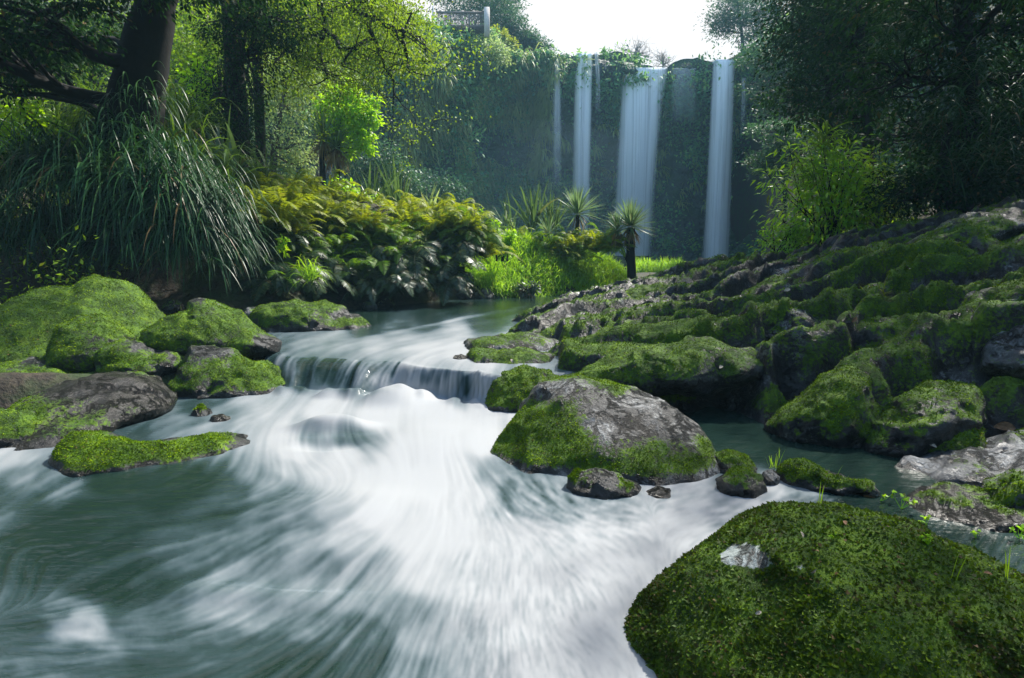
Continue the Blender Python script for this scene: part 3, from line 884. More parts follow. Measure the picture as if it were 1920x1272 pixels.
# ------------------------------------------------------------------ boulders and stones
def rock(name, label, outline, wl, dep, zlev=0.0, seed=1, sub=5, rough=.09, pw=.85, pb=.85, lean=.35, mossy=.5, mat="rock", tufts=0, tl=(.012, .028),
         cat="boulder", group="boulders in and beside the stream", Y=None, tuftmat="moss", leafy=False, bare=(), slope_moss=.42, facet=.0, wet=.10, fine=0):
    """a solid stone whose width and height follow an outline read off the photo at the depth of its waterline, with its own thickness"""
    rng = np.random.default_rng(seed)
    o = np.array(outline, float)
    def shape(Y, S):
        c = P(cx, cy, Y)
        v = nrm((c - CAM)[None])[0]
        r = nrm(np.cross(v, [0, 0, 1.0])[None])[0]
        u = np.cross(r, v)
        pts = []
        for i in range(len(o)):
            a, b = o[i - 1], o[i]
            for t_ in np.linspace(0, 1, 14, endpoint=False):
                d = ray(*(a + (b - a) * t_))
                q = CAM + d * (np.dot(c - CAM, v) / np.dot(d, v)) - c
                pts.append((q @ r, q @ u))
        pts = np.array(pts)
        th = np.arctan2(pts[:, 1], pts[:, 0]); rad = np.hypot(pts[:, 0], pts[:, 1])
        k = np.argsort(th)
        th, rad = th[k], rad[k]
        th = np.concatenate([th - 2 * math.pi, th, th + 2 * math.pi]); rad = np.tile(rad, 3)
        rho = np.hypot(S[:, 0], S[:, 2])
        ang = np.arctan2(S[:, 2], S[:, 0])
        R = np.interp(ang, th, rad)
        rr = rho ** pw
        b = np.sign(S[:, 1]) * np.abs(S[:, 1]) ** pb * dep
        A, C = R * rr * np.cos(ang), R * rr * np.sin(ang)
        return c + A[:, None] * r + (b + lean * C)[:, None] * v + C[:, None] * u, c, A, pts
    cx, cy = (o[:, 0].min() + o[:, 0].max()) / 2, (o[:, 1].min() + o[:, 1].max()) / 2
    if Y is None:                                   # slide it along the line of sight until its front meets the water where it should
        Yw = G(cx, wl, zlev)[1]
        Y = Yw + dep * .6
        S4 = icosphere(4)[0]
        for it in range(6):
            Vt_, c, A, pts = shape(Y, S4)
            near = (np.abs(Vt_[:, 2] - zlev) < .06) & (np.abs(A) < .45 * np.ptp(pts[:, 0]))
            if not near.any(): break
            Y = Y + .8 * (Yw - np.percentile(Vt_[near, 1], 6))
    S, T = icosphere(sub)
    V, c, A, pts = shape(Y, S)
    size = float(np.sqrt(np.ptp(pts[:, 0]) * np.ptp(pts[:, 1])))
    rel = (V - c) / size
    N = vert_normals(V, T)
    if facet:
        nd = randdir(14, rng)
        cell = np.max(rel @ nd.T, 1) - .5 * np.linalg.norm(rel, axis=1)
        V = V - N * (cell * facet * size)[:, None]
    d1 = fbm(rel * 2.2 + seed * 3.1, 3, seed)
    d2 = fbm(rel * 6.5 + seed, 4, seed + 9)
    rg = (1 - np.abs(fbm(rel * 3.0 + seed * 1.7, 3, seed + 4))) ** 3
    V = V + N * ((d1 * 1.0 + (rg - .45) * .55 + d2 * .4) * rough * size)[:, None]
    N = vert_normals(V, T)
    mn = fbm(V * (1.3 / size) + seed, 4, seed + 20) * .6 + fbm(V * (7.0 / size), 4, seed + 21) * .55
    ms = mossy + slope_moss * sstep(-.1, .8, N[:, 2]) - .25 + mn * .7
    px, py = proj(V)
    for bx, by, br, amt in bare:
        ms = ms - amt * np.exp(-(((px - bx) / br[0]) ** 2 + ((py - by) / br[1]) ** 2) * (1 + .0 * px)) * (1 + .8 * fbm(V * (4 / size), 3, seed + 30))
    ms = ms - .7 * sstep(wet + zlev, -.02 + zlev, V[:, 2]) * (mat != "rock_dry")
    ms = np.clip(ms, 0, 1)
    root = None
    ob = MB().add(V, T=T).build(name, M[mat], smooth=True, attrs={"moss": ms})
    tag(ob, label, cat, group)
    if tufts:
        wgt = np.clip((ms[T].mean(1) - .42) * 4, 0, 1)
        fc = V[T].mean(1)
        vis = ((N[T].mean(1) * (CAM - fc)).sum(1) > -.35 * np.linalg.norm(CAM - fc, axis=1))
        crown_ = sstep(.55, .85, N[T].mean(1)[:, 2] + .35 * fbm(fc * 3, 3, 88))
        if fine:                                     # short fine moss over the top, the leafy kind below
            pf, nf_ = scatter(V, T, wgt * crown_, fine, rng)
            Vt, Qt = leaves(pf - nf_ * .002, nf_ * .5 + randdir(fine, rng) * .9, nf_ + randdir(fine, rng) * .45, rng.uniform(.006, .015, fine), rng.uniform(.003, .006, fine), .2)
            m_ = MB().add(Vt, Qt).build("fine_moss", M["moss"]); m_.parent = ob
            wgt = wgt * (1.05 - .85 * crown_)
        p_, n_ = scatter(V, T, wgt * np.where(vis, 1, .12), tufts, rng)
        if len(p_):
            D = n_ * (.45 if leafy else .5) + randdir(len(p_), rng) * .85 + np.array([0, 0, -.15 if leafy else .05])
            L = rng.uniform(*tl, len(p_))
            NN = n_ + randdir(len(p_), rng) * (.5 if leafy else .4)
            Vt, Qt = leaves(p_ - n_ * .002, D, NN, L, L * rng.uniform(.5, .95, len(p_)) if leafy else L * rng.uniform(.3, .6, len(p_)), .2)
            m_ = MB().add(Vt, Qt).build("moss", M[tuftmat])
            m_.parent = ob
    return ob

def below(o, extra):
    return o

# the dome close to the camera
dome_o = [(1185, 1420), (1192, 1270), (1198, 1195), (1222, 1125), (1262, 1066), (1312, 1012), (1372, 972), (1445, 949), (1550, 949), (1640, 966), (1725, 992), (1810, 1022), (1890, 1055), (1970, 1105), (2040, 1190), (2080, 1300), (2060, 1500), (1600, 1560), (1250, 1540)]
dome = rock("boulder", "big rounded boulder close by, wholly covered in leafy moss with one bare pale patch", dome_o, 1375, .55, seed=3, sub=7, rough=.045, pw=.95, pb=.95, lean=.35, mossy=.72, mat="rock_dome",
            tufts=70000, tl=(.008, .023), tuftmat="moss_leafy", leafy=True, wet=.0, Y=2.08, bare=[(1388, 1036, (34, 20), 1.4), (1424, 1052, (24, 15), 1.2), (1366, 1046, (14, 10), .9), (1500, 1062, (14, 9), .8), (1640, 1010, (40, 12), .25)], fine=26000)
# bare pale patch on it: a slab of clean stone standing just proud of the moss bed
rock("boulder", "large pyramid shaped boulder mid stream, pale lichen on its sloping top, moss on its flanks",
     [(900, 930), (918, 850), (942, 798), (974, 745), (1005, 709), (1050, 698), (1100, 702), (1150, 711), (1215, 737), (1285, 772), (1338, 828), (1352, 870), (1345, 930), (1250, 960), (1100, 965), (980, 955)], 905, .62, seed=11, sub=7, rough=.055,
     pw=.8, pb=.8, lean=.6, mossy=.54, mat="rock_pale", tufts=17000, tl=(.009, .02), facet=.10,
     bare=[(1020, 730, (60, 45), .5), (1190, 760, (90, 28), .55), (1260, 800, (70, 22), .45), (1130, 795, (50, 40), .3)])
rock("boulder", "small two toned boulder, yellow moss and bare grey, in front of the pyramid boulder", [(1060, 930), (1064, 895), (1080, 881), (1120, 879), (1160, 892), (1198, 912), (1200, 940), (1130, 952)], 934, .2, seed=14, mossy=.42, tufts=2600, sub=5, tl=(.008, .016), bare=[(1135, 895, (22, 14), .8)])
rock("stone", "small black wet stone poking out of the white water beside the two toned boulder", [(1205, 940), (1212, 922), (1235, 911), (1258, 918), (1262, 940), (1235, 950)], 934, .12, seed=15, mossy=.05, mat="rock_wet", cat="stone", sub=4, group="stones in the stream")
rock("boulder", "mossy boulder wedged against the right foot of the pyramid boulder", [(1328, 890), (1338, 855), (1365, 845), (1400, 852), (1420, 880), (1425, 905), (1360, 910)], 893, .2, seed=16, mossy=.55, tufts=2600, tl=(.008, .016))
rock("boulder", "round dark boulder with a thin moss cap at the edge of the white water", [(1338, 930), (1345, 900), (1370, 882), (1400, 881), (1425, 893), (1433, 920), (1425, 942), (1375, 948)], 933, .2, seed=17, mossy=.42, tufts=2200, tl=(.007, .014), mat="rock_wet")
rock("stone", "pale broken stone between the round dark boulder and the low mossy ledge", [(1425, 905), (1430, 885), (1450, 880), (1462, 895), (1458, 912), (1435, 915)], 910, .1, seed=18, mossy=.05, mat="rock_grey", cat="stone", sub=4, group="stones in the stream")
rock("boulder", "long low mossy ledge of rock damming the dark still pool", [(1455, 930), (1460, 875), (1480, 858), (1510, 865), (1540, 885), (1580, 895), (1625, 905), (1650, 930), (1600, 950), (1500, 945)], 930, .25, seed=19, mossy=.5, tufts=4200, tl=(.009, .02), rough=.12)
rock("boulder", "broad wrinkled grey rock, bare and shiny, right of the dark still pool", [(1610, 930), (1622, 885), (1660, 862), (1700, 846), (1760, 828), (1830, 812), (1900, 805), (1990, 815), (2060, 860), (2060, 960), (1900, 985), (1750, 960)], 930, .75, seed=20, sub=6, mossy=.08, mat="rock_grey", rough=.11, lean=1.1, tufts=700, facet=.14)
rock("boulder", "dark low boulder with a thin moss skin below the wrinkled grey rock", [(1665, 985), (1680, 930), (1720, 908), (1780, 905), (1850, 925), (1920, 945), (2000, 960), (2000, 1030), (1800, 1040), (1700, 1020)], 1000, .4, seed=21, mossy=.36, mat="rock_wet", tufts=2600, tl=(.008, .016), lean=.8, sub=6)
rock("boulder", "pale angular rock with moss on top at the frame edge above the leafy dome", [(1830, 960), (1850, 905), (1890, 885), (1960, 880), (2030, 900), (2030, 975), (1900, 985)], 985, .3, seed=22, mossy=.3, mat="rock_grey", tufts=900, Y=3.55)
rock("boulder", "bare pale grey rock jutting from the shaded mossy slope", [(1812, 700), (1822, 650), (1860, 620), (1905, 600), (1980, 590), (2020, 640), (2010, 700), (1900, 715)], 700, .45, seed=23, mossy=.08, mat="rock_grey", Y=5.35, sub=6, lean=.6, rough=.12, facet=.1)
rock("boulder", "dark mossy hummock of rock above the wrinkled grey rock", [(1655, 862), (1665, 825), (1700, 802), (1740, 795), (1790, 800), (1840, 800), (1850, 850), (1760, 875)], 850, .35, seed=24, mossy=.55, tufts=3000, Y=4.75)
# the left side
rock("boulder", "largest mossy boulder of the left bank, with two rounded crests under the sedge", [(-120, 760), (-100, 640), (-40, 585), (20, 556), (60, 536), (110, 531), (135, 536), (155, 522), (185, 514), (230, 528), (275, 558), (318, 605), (320, 660), (250, 720), (80, 740)], 690, 1.0, seed=31, Y=8.2, sub=6, mossy=.62, tufts=13000, tl=(.014, .032), lean=.6, rough=.05)
rock("boulder", "rounded mossy boulder leaning on the two crested boulder", [(85, 690), (92, 640), (110, 610), (145, 594), (190, 591), (225, 605), (252, 632), (250, 680), (170, 700)], 685, .45, seed=32, Y=7.25, sub=6, mossy=.62, tufts=5500, tl=(.012, .026), lean=.5, rough=.045)
rock("boulder", "ridged mossy boulder with a bare pale lower corner beside the stream", [(258, 650), (266, 622), (305, 602), (350, 588), (358, 565), (372, 559), (400, 566), (445, 583), (490, 612), (524, 640), (522, 662), (440, 680), (320, 678)], 664, .6, seed=33, Y=7.9, sub=6, mossy=.58, tufts=7500, tl=(.012, .026), lean=.6, facet=.12, rough=.06, bare=[(500, 645, (26, 16), .9), (368, 563, (14, 8), .5)])
rock("boulder", "low mossy boulder with a pale rim standing in the upper stream by the ferns", [(462, 612), (480, 590), (512, 574), (545, 566), (590, 571), (640, 582), (675, 600), (694, 618), (680, 640), (560, 648), (480, 640)], 624, .6, zlev=ZU, seed=34, sub=6, mossy=.60, tufts=6000, tl=(.014, .028), lean=.5, rough=.10, bare=[(655, 588, (40, 10), .7), (600, 602, (14, 20), .3)])
rock("boulder", "squat mossy boulder with a bare wet top between the ridged and the flat slab boulders", [(182, 700), (190, 660), (215, 642), (255, 640), (300, 650), (345, 658), (352, 690), (300, 712), (220, 718)], 705, .4, seed=35, Y=7.1, sub=5, mossy=.5, tufts=3600, tl=(.012, .024), lean=.8, bare=[(275, 650, (40, 10), .6)])
rock("boulder", "boulder with a bare grey shoulder half hidden behind the cascade boulder", [(312, 740), (330, 690), (360, 655), (395, 651), (440, 660), (470, 690), (460, 740), (380, 760)], 735, .35, seed=36, Y=6.95, mossy=.46, tufts=3200, tl=(.011, .022), lean=.6, bare=[(390, 658, (36, 9), .8)])
rock("boulder", "sloping mossy boulder that the small cascade pours past", [(345, 760), (365, 715), (405, 690), (450, 669), (490, 674), (528, 684), (543, 705), (538, 745), (505, 768), (420, 772)], 748, .38, seed=37, sub=6, mossy=.50, tufts=5500, tl=(.011, .022), lean=.55, facet=.08)
rock("boulder", "low dark boulder with a wet top and mossy edge left of the flat slab", [(-60, 760), (-40, 700), (10, 682), (60, 674), (110, 680), (150, 692), (190, 690), (200, 730), (120, 770)], 752, .5, seed=38, Y=6.7, sub=5, mossy=.48, tufts=4200, tl=(.011, .022), lean=.9, bare=[(80, 678, (50, 8), .6)])
rock("boulder", "flat topped slab boulder, bare wet brown top with a shiny pale edge", [(-20, 870), (0, 780), (35, 750), (105, 716), (175, 697), (265, 692), (308, 703), (332, 742), (315, 765), (240, 800), (150, 850), (50, 880)], 838, .75, seed=39, sub=6, mossy=.79, mat="rock_wet", tufts=5000, tl=(.010, .020), lean=1.5, pw=.72, rough=.065, slope_moss=.0,
     bare=[(185, 722, (112, 24), 1.1), (290, 735, (28, 20), .6)])
rock("boulder", "dark mossy flank of rock under the flat slab by the white side channel", [(-80, 880), (-60, 800), (-10, 772), (50, 768), (110, 790), (130, 840), (90, 880)], 845, .4, seed=40, mossy=.45, tufts=2200, tl=(.010, .020))
rock("boulder", "long low boulder furred with bright moss in front of the dark pool", [(80, 910), (90, 865), (108, 828), (126, 811), (160, 808), (205, 812), (250, 826), (300, 829), (350, 822), (400, 819), (430, 812), (468, 826), (492, 850), (500, 875), (480, 905), (300, 915), (150, 915)], 884, .42, seed=41, sub=6, mossy=.62, tufts=15000, tl=(.010, .020), lean=.7, rough=.06, pw=.78, bare=[(230, 812, (40, 7), 1.0), (300, 822, (60, 5), .6)])
rock("stone", "small mossy stone breaking the foam below the flat slab", [(355, 790), (362, 768), (378, 760), (396, 768), (402, 790), (380, 800)], 782, .12, seed=42, mossy=.4, tufts=500, sub=4, cat="stone", group="stones in the stream")
rock("stone", "smaller dark stone awash just right of the mossy stone in the foam", [(388, 800), (396, 780), (412, 776), (430, 782), (436, 798), (410, 806)], 792, .1, seed=43, mossy=.2, sub=4, cat="stone", group="stones in the stream", mat="rock_wet")
rock("boulder", "upper pale slab with a mossy end stacked at the tip of the rocky bank", [(868, 662), (872, 640), (890, 632), (940, 628), (1000, 626), (1050, 640), (1040, 668), (940, 672)], 660, .55, zlev=ZU, seed=44, mossy=.34, mat="rock_pale", tufts=2600, tl=(.011, .022), pw=.7, lean=1.0, sub=5)
rock("boulder", "lower thick slab with a mossy face at the tip of the rocky bank", [(872, 705), (876, 670), (884, 656), (940, 655), (1000, 658), (1040, 665), (1040, 700), (960, 715)], 692, .45, zlev=ZU - .05, seed=45, mossy=.5, tufts=3200, tl=(.011, .022), pw=.68, lean=.6, sub=5)
rock("stone", "flat black stone lying in the current beside the stacked slabs", [(846, 676), (852, 668), (866, 665), (880, 670), (882, 678), (862, 682)], 674, .14, zlev=ZU, seed=46, mossy=.0, mat="rock_wet", cat="stone", sub=4, group="stones in the stream")
rock("boulder", "knob of bright moss at the lowest end of the rocky bank next to the cascade", [(914, 770), (920, 712), (940, 698), (985, 690), (1030, 690), (1060, 720), (1050, 770), (980, 785)], 748, .32, seed=47, Y=6.28, sub=6, mossy=.62, tufts=5500, tl=(.012, .024), lean=.5, rough=.09)
rock("boulder", "mossy step of rock at the water's edge of the upper pool, nearest the stacked slabs", [(1000, 640), (1004, 612), (1030, 592), (1070, 584), (1110, 590), (1130, 620), (1100, 645)], 632, .45, zlev=ZU, seed=48, sub=6, mossy=.56, tufts=4200, tl=(.014, .026), lean=.5, rough=.1)
rock("boulder", "dark humped rock under moss where the bank meets the far end of the upper pool", [(1100, 620), (1112, 575), (1140, 545), (1180, 533), (1240, 532), (1290, 545), (1310, 590), (1220, 620)], 600, .9, seed=49, sub=6, mossy=.52, tufts=5200, tl=(.018, .034), lean=.5, Y=11.6, rough=.12)
rock("boulder", "thick mossy shelf crossing the middle of the rocky bank", [(1010, 690), (1040, 655), (1110, 628), (1200, 605), (1300, 590), (1390, 600), (1410, 640), (1340, 668), (1200, 690), (1080, 705)], 690, .8, seed=50, sub=6, mossy=.55, tufts=8000, tl=(.014, .028), lean=.8, Y=7.9, rough=.10)
rock("boulder", "long rounded roll of moss lower on the rocky bank above the pyramid boulder", [(960, 730), (1010, 700), (1100, 678), (1220, 655), (1330, 640), (1420, 650), (1430, 700), (1330, 735), (1200, 742), (1050, 745)], 740, .7, seed=51, sub=6, mossy=.55, tufts=8000, tl=(.013, .026), lean=.7, Y=6.45, rough=.09)
rock("boulder", "steep dark mossy shoulder above the still pool, bright along its crest", [(1440, 800), (1500, 745), (1545, 700), (1590, 684), (1640, 700), (1660, 760), (1640, 830), (1580, 850), (1480, 840)], 840, .6, seed=52, sub=6, mossy=.5, tufts=7000, tl=(.012, .024), lean=.5, Y=5.35, rough=.09)
rock("boulder", "dark mossy wall of rock right of the still pool", [(1590, 870), (1610, 800), (1680, 740), (1760, 715), (1830, 730), (1850, 790), (1780, 840), (1680, 880)], 870, .6, seed=53, sub=6, mossy=.45, tufts=6000, tl=(.012, .024), lean=.6, Y=5.0, rough=.1)
rock("boulder", "overhanging mossy rock with a grassy brow in the shaded slope", [(1560, 680), (1580, 620), (1640, 590), (1720, 580), (1790, 600), (1810, 660), (1740, 700), (1640, 710)], 690, .7, seed=54, sub=6, mossy=.42, tufts=5000, tl=(.013, .026), lean=.4, Y=6.3, rough=.12, mat="rock_pale")
rock("boulder", "pale crested rock among moss high on the rocky bank", [(1380, 640), (1400, 600), (1450, 575), (1520, 570), (1560, 590), (1560, 640), (1480, 665)], 650, .6, seed=55, sub=6, mossy=.40, tufts=3600, tl=(.013, .026), lean=.6, Y=7.1, rough=.12, mat="rock_pale")
rock("boulder", "ledge of grey and mossy rock along the crest of the bank below the bright shrub", [(1400, 540), (1440, 515), (1520, 495), (1600, 470), (1660, 455), (1690, 480), (1620, 520), (1500, 550)], 540, .7, seed=56, sub=6, mossy=.28, tufts=2400, tl=(.02, .035), lean=.8, Y=10.4, rough=.13, mat="rock_pale")
rock("boulder", "jutting grey crest rock under the dark trees", [(1660, 490), (1690, 455), (1760, 430), (1830, 405), (1900, 395), (1940, 420), (1880, 460), (1760, 500)], 480, .7, seed=57, sub=6, mossy=.26, tufts=2000, tl=(.018, .032), lean=.8, Y=9.4, rough=.13, mat="rock_pale")
rock("boulder", "mossy outcrop rock at the frame edge with a slanting pale seam", [(1790, 600), (1820, 560), (1870, 540), (1940, 525), (2000, 560), (2000, 620), (1900, 640)], 620, .6, seed=58, sub=6, mossy=.4, tufts=3600, tl=(.013, .026), lean=.6, Y=6.2, rough=.12, mat="rock_pale")
rock("boulder", "low dark rocks on the far side of the bank toward the plunge pool", [(1270, 530), (1290, 512), (1330, 504), (1380, 500), (1420, 512), (1410, 535), (1330, 545)], 530, .9, seed=59, sub=5, mossy=.3, Y=15.5, rough=.14, mat="rock_pale")
rock("boulder", "grey weathered rock behind the crest beside the open plunge pool", [(1380, 520), (1400, 498), (1440, 488), (1490, 492), (1500, 515), (1440, 528)], 520, .8, seed=60, sub=5, mossy=.22, Y=14.0, rough=.14, mat="rock_pale")
rr = [("flat sunlit pale rock on the gravel beyond the two headed cabbage tree", 1205, 1262, 522, 536, 23.5), ("small bleached rock nearest the foot of the two headed cabbage tree", 1190, 1222, 524, 540, 20.8), ("dark split rock at the water side of the pale flat rocks", 1236, 1275, 508, 523, 28), ("bleached ledge of rock ending at the plunge pool", 1262, 1310, 512, 522, 33), ("low dark rock before the tall narrow waterfall's foot", 1276, 1330, 502, 513, 38)]
for i, (lb, a, b, t0, b0, Yr) in enumerate(rr):
    rock("stone", lb, [(a, b0), (a + 3, (t0 + b0) / 2), (a + (b - a) * .3, t0), (a + (b - a) * .7, t0 + 1), (b - 2, (t0 + b0) / 2), (b, b0), ((a + b) / 2, b0 + 6)], b0, .7, seed=70 + i, sub=4, mossy=.1 if i != 4 else .3, Y=Yr, mat="rock_dry" if i in (0, 1, 3) else "rock_pale", cat="stone", group="stones near the plunge pool", rough=.14)
edge = [("black stone at the foot of the grassy bank, first from the ferns", 868, 548, 22, 17.3), ("grey stone with a pale face at the water edge under the grass tuft", 905, 549, 20, 17.6), ("pale stone in the water edge below the dark broad leaved plant", 985, 548, 16, 18.2), ("dark stone under the grass where the upper pool narrows", 1065, 545, 18, 19.4),
        ("rounded black stone in the upper pool under the dark ferns", 720, 566, 19, 14.3), ("white topped stone beside the rounded black stone in the pool", 694, 570, 14, 14.0), ("grey stone half hidden under the trailing sedge", 470, 588, 26, 10.6), ("dark grey stone between the sedge and the ridged boulder", 325, 572, 22, 10.4)]
for i, (lb, cx_, cy_, w_, Yr) in enumerate(edge):
    rock("stone", lb, [(cx_ - w_, cy_ + 10), (cx_ - w_ * .8, cy_), (cx_ - w_ * .2, cy_ - w_ * .5), (cx_ + w_ * .5, cy_ - w_ * .42), (cx_ + w_, cy_ + 4), (cx_ + w_, cy_ + 14), (cx_, cy_ + 18)], cy_, .3, seed=90 + i, sub=4, mossy=.1, Y=Yr, mat=("rock_wet", "rock_grey", "rock_dry", "rock_wet", "rock_wet", "rock_grey", "rock_grey", "rock_wet")[i], cat="stone", group="stones along the water edge", rough=.14)
# ------------------------------------------------------------------ trees and plants
def crown_leaves(mb, blobs, n, size, rng, sig=.16, per=36, flat=.7, droop=.3, narrow=.5, inner=.35):
    vol = np.array([r[0] * r[1] * r[2] for _, r in blobs]) ** .75
    cl = []
    for (c, r), w in zip(blobs, vol / vol.sum()):
        m = max(3, int(n / per * w))
        d = randdir(m, rng) * (inner + (1 - inner) * rng.random((m, 1)) ** .45)
        ce = np.array(c) + d * np.array(r)
        s = sig * np.mean(r) * rng.uniform(.6, 1.5, m)
        k = np.repeat(np.arange(m), per)
        p = ce[k] + rng.normal(size=(len(k), 3)) * s[k][:, None] * np.array([1, 1, flat])
        D = nrm(p - ce[k]) * .7 + nrm(ce[k] - np.array(c)) * .4 + randdir(len(k), rng) * .6 + np.array([0, 0, -droop])
        N = np.array([0, 0, 1.0]) + randdir(len(k), rng) * .8
        L = size * rng.uniform(.6, 1.3, len(k))
        mb.add(*leaves(p, D, N, L, L * narrow * rng.uniform(.8, 1.2, len(k))))
        cl.append((np.array(c), ce))
    return cl

def tree(name, label, cat, base, trunk, r0, blobs, n, size, leaf, bark="bark", group=None, rng=None, twig=True, roots=None, **kw):
    rng = rng or np.random.default_rng(1)
    root = thing(name, label, cat, base, group)
    tr = MB()
    tr_pts = np.array(trunk, float)
    t_ = np.linspace(0, 1, 26)
    s_ = np.linspace(0, 1, len(tr_pts))
    path = np.stack([np.interp(t_, s_, tr_pts[:, k]) for k in range(3)], -1)
    for k in range(3):
        path[1:-1] = (path[:-2] + 2 * path[1:-1] + path[2:]) / 4
    rad = r0 * (1 - .72 * t_) * (1 + .35 * np.exp(-t_ * 14))
    V, Q = tube(path, rad, 12)
    V += fbm(V * 2.5, 3, 5)[:, None] * .12 * r0 * nrm(V - np.repeat(path, 12, 0))
    tr.add(V, Q)
    cm = MB()
    cl = crown_leaves(cm, blobs, n, size, rng, **kw)
    for c, ce in cl:
        i = int(np.clip(np.argmin(np.linalg.norm(path - c, axis=1) + 1.2 * np.clip(path[:, 2] - c[2], 0, 9)), 6, 25))
        lim = wander(path[i], c, 9, .09, rng)
        rl = min(max(rad[i] * .5, .02), .15)
        tr.add(*tube(lim, np.linspace(rl, rl * .4, 9), 6))
        if twig:
            for e in ce[:: max(1, len(ce) // 14)]:
                j = rng.integers(3, 9)
                tr.add(*tube(wander(lim[j], e, 6, .10, rng), np.linspace(rl * .35, rl * .1, 6), 4))
    tr.build("trunk", M[bark], root, smooth=True)
    cm.build("crown", M[leaf], root)
    return root

def pb(px, py, Y, rx, ry, rz):
    """crown lobe: centre by pixel and depth, radii in pixels at that depth"""
    s = Y / FPX
    return (P(px, py, Y), (rx * s, ry * s, rz * s))

rngt = np.random.default_rng(20)
TG = "trees of the gorge sides"
# --- the dark leaning tree on the left, its limbs out of the frame above
tb = P(205, 430, 12.0); tb[2] = ground_z(tb[0], tb[1]) - .3
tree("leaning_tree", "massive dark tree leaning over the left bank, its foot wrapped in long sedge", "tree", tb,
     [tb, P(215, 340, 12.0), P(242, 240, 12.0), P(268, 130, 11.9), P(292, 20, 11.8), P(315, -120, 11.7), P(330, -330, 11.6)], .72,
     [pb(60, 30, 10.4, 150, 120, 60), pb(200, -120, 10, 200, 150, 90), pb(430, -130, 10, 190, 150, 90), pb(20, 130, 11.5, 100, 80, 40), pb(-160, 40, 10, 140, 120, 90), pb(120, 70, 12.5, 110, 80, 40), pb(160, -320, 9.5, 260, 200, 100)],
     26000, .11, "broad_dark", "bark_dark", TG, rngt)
# --- second dark trunk, wrapped in climbing leaves, whose limb hangs over the pool
tb = gp(440, 0, 15.0); tb[2] -= .2
tree("vine_clad_tree", "slim dark tree clad in small shiny climbing leaves behind the leaning tree", "tree", tb,
     [tb, P(448, 260, 15), P(442, 150, 15), P(432, 40, 15), P(425, -120, 15), P(430, -300, 15)], .34,
     [pb(470, 100, 14.6, 50, 60, 120), pb(440, 200, 14.7, 42, 50, 90), pb(430, 10, 14.5, 70, 60, 70), pb(420, 270, 14.8, 60, 50, 50), pb(520, 40, 14.4, 60, 60, 60), pb(400, 180, 15.4, 50, 50, 70)],
     13000, .085, "broad_dark", "bark_dark", TG, rngt)
# overhanging tree: its crooked limbs come down from above
tb = gp(492, 0, 17.5); tb[2] -= .3
root = thing("overhanging_tree", "olive leaved tree reaching crooked black limbs over the bank in front of the cliff", "tree", tb, TG)
tr, cm = MB(), MB()
path = np.array([tb, P(488, 250, 17.4), P(480, 60, 17), P(520, -150, 16.4), P(590, -260, 15.6)])
tt_ = np.linspace(0, 1, 24); ss_ = np.linspace(0, 1, 5)
tr.add(*tube(np.stack([np.interp(tt_, ss_, path[:, k]) for k in range(3)], -1), np.linspace(.15, .12, 24), 8))
limbs = [[(590, -260), (640, -60), (655, 5), (690, 30), (745, 55), (790, 75), (800, 120)], [(655, 5), (700, 0), (730, -20), (770, -30)], [(690, 30), (700, 70), (715, 120), (740, 160), (752, 190)],
         [(590, -200), (600, -40), (605, 30), (610, 60), (640, 90), (680, 105)], [(610, 60), (600, 90), (606, 120), (618, 150)], [(610, 60), (575, 70), (540, 90), (515, 120)], [(745, 55), (760, 100), (770, 140)],
         [(605, 30), (640, 10), (690, 30)], [(520, 60), (545, 110), (580, 125), (640, 140), (625, 148)], [(520, 80), (480, 60), (455, 20)], [(700, 70), (660, 90), (640, 120)], [(760, 70), (765, 50), (770, 25)], [(560, 105), (600, 118), (660, 118)]]
tips = []
for li, L_ in enumerate(limbs):
    Yb = 15.6 if li not in (8, 9, 12) else 17
    pts_ = np.array([P(a, b, Yb + .35 * math.sin(a * .05 + li)) for a, b in L_])
    n_ = 5 * len(pts_)
    tq = np.linspace(0, 1, n_)
    pp = np.stack([np.interp(tq, np.linspace(0, 1, len(pts_)), pts_[:, k]) for k in range(3)], -1)
    pp[1:-1] = (pp[:-2] + pp[1:-1] + pp[2:]) / 3
    pp += fbm(pp * 2.2, 2, li)[:, None] * .12
    r_ = .16 if li in (0, 3) else .07
    tr.add(*tube(pp, np.linspace(r_, .02, n_), 6))
    for j in range(4, n_, 2):
        e = pp[j] + rngt.normal(size=3) * np.array([.6, .5, .45]) + np.array([0, 0, -.1])
        tw = wander(pp[j], e, 6, .2, rngt)
        tr.add(*tube(tw, np.linspace(.018, .006, 6), 4))
        tips.append(e); tips.append(tw[3])
        for q_ in range(2):
            e2 = e + rngt.normal(size=3) * .32
            tr.add(*tube(wander(e, e2, 4, .2, rngt), np.linspace(.008, .004, 4), 3)); tips.append(e2)
tips = np.array(tips)
k = np.repeat(np.arange(len(tips)), 30)
C = tips[k] + rngt.normal(size=(len(k), 3)) * np.array([.26, .26, .12])
cm.add(*leaves(C, randdir(len(k), rngt) + [0, 0, -.3], randdir(len(k), rngt) * .8 + [0, 0, 1], rngt.uniform(.05, .11, len(k)), rngt.uniform(.03, .06, len(k))))
crown_leaves(cm, [pb(500, 10, 17, 70, 80, 60), pb(560, 40, 18, 90, 80, 50), pb(745, 10, 17, 30, 50, 36), pb(690, 60, 19, 90, 60, 60), pb(640, 20, 18.5, 90, 60, 40), pb(780, 90, 18, 40, 40, 50), pb(560, 130, 19, 70, 60, 40)], 15000, .10, rngt, sig=.2)
tr.build("trunk", M["bark_dark"], root, smooth=True)
cm.build("crown", M["olive"], root)

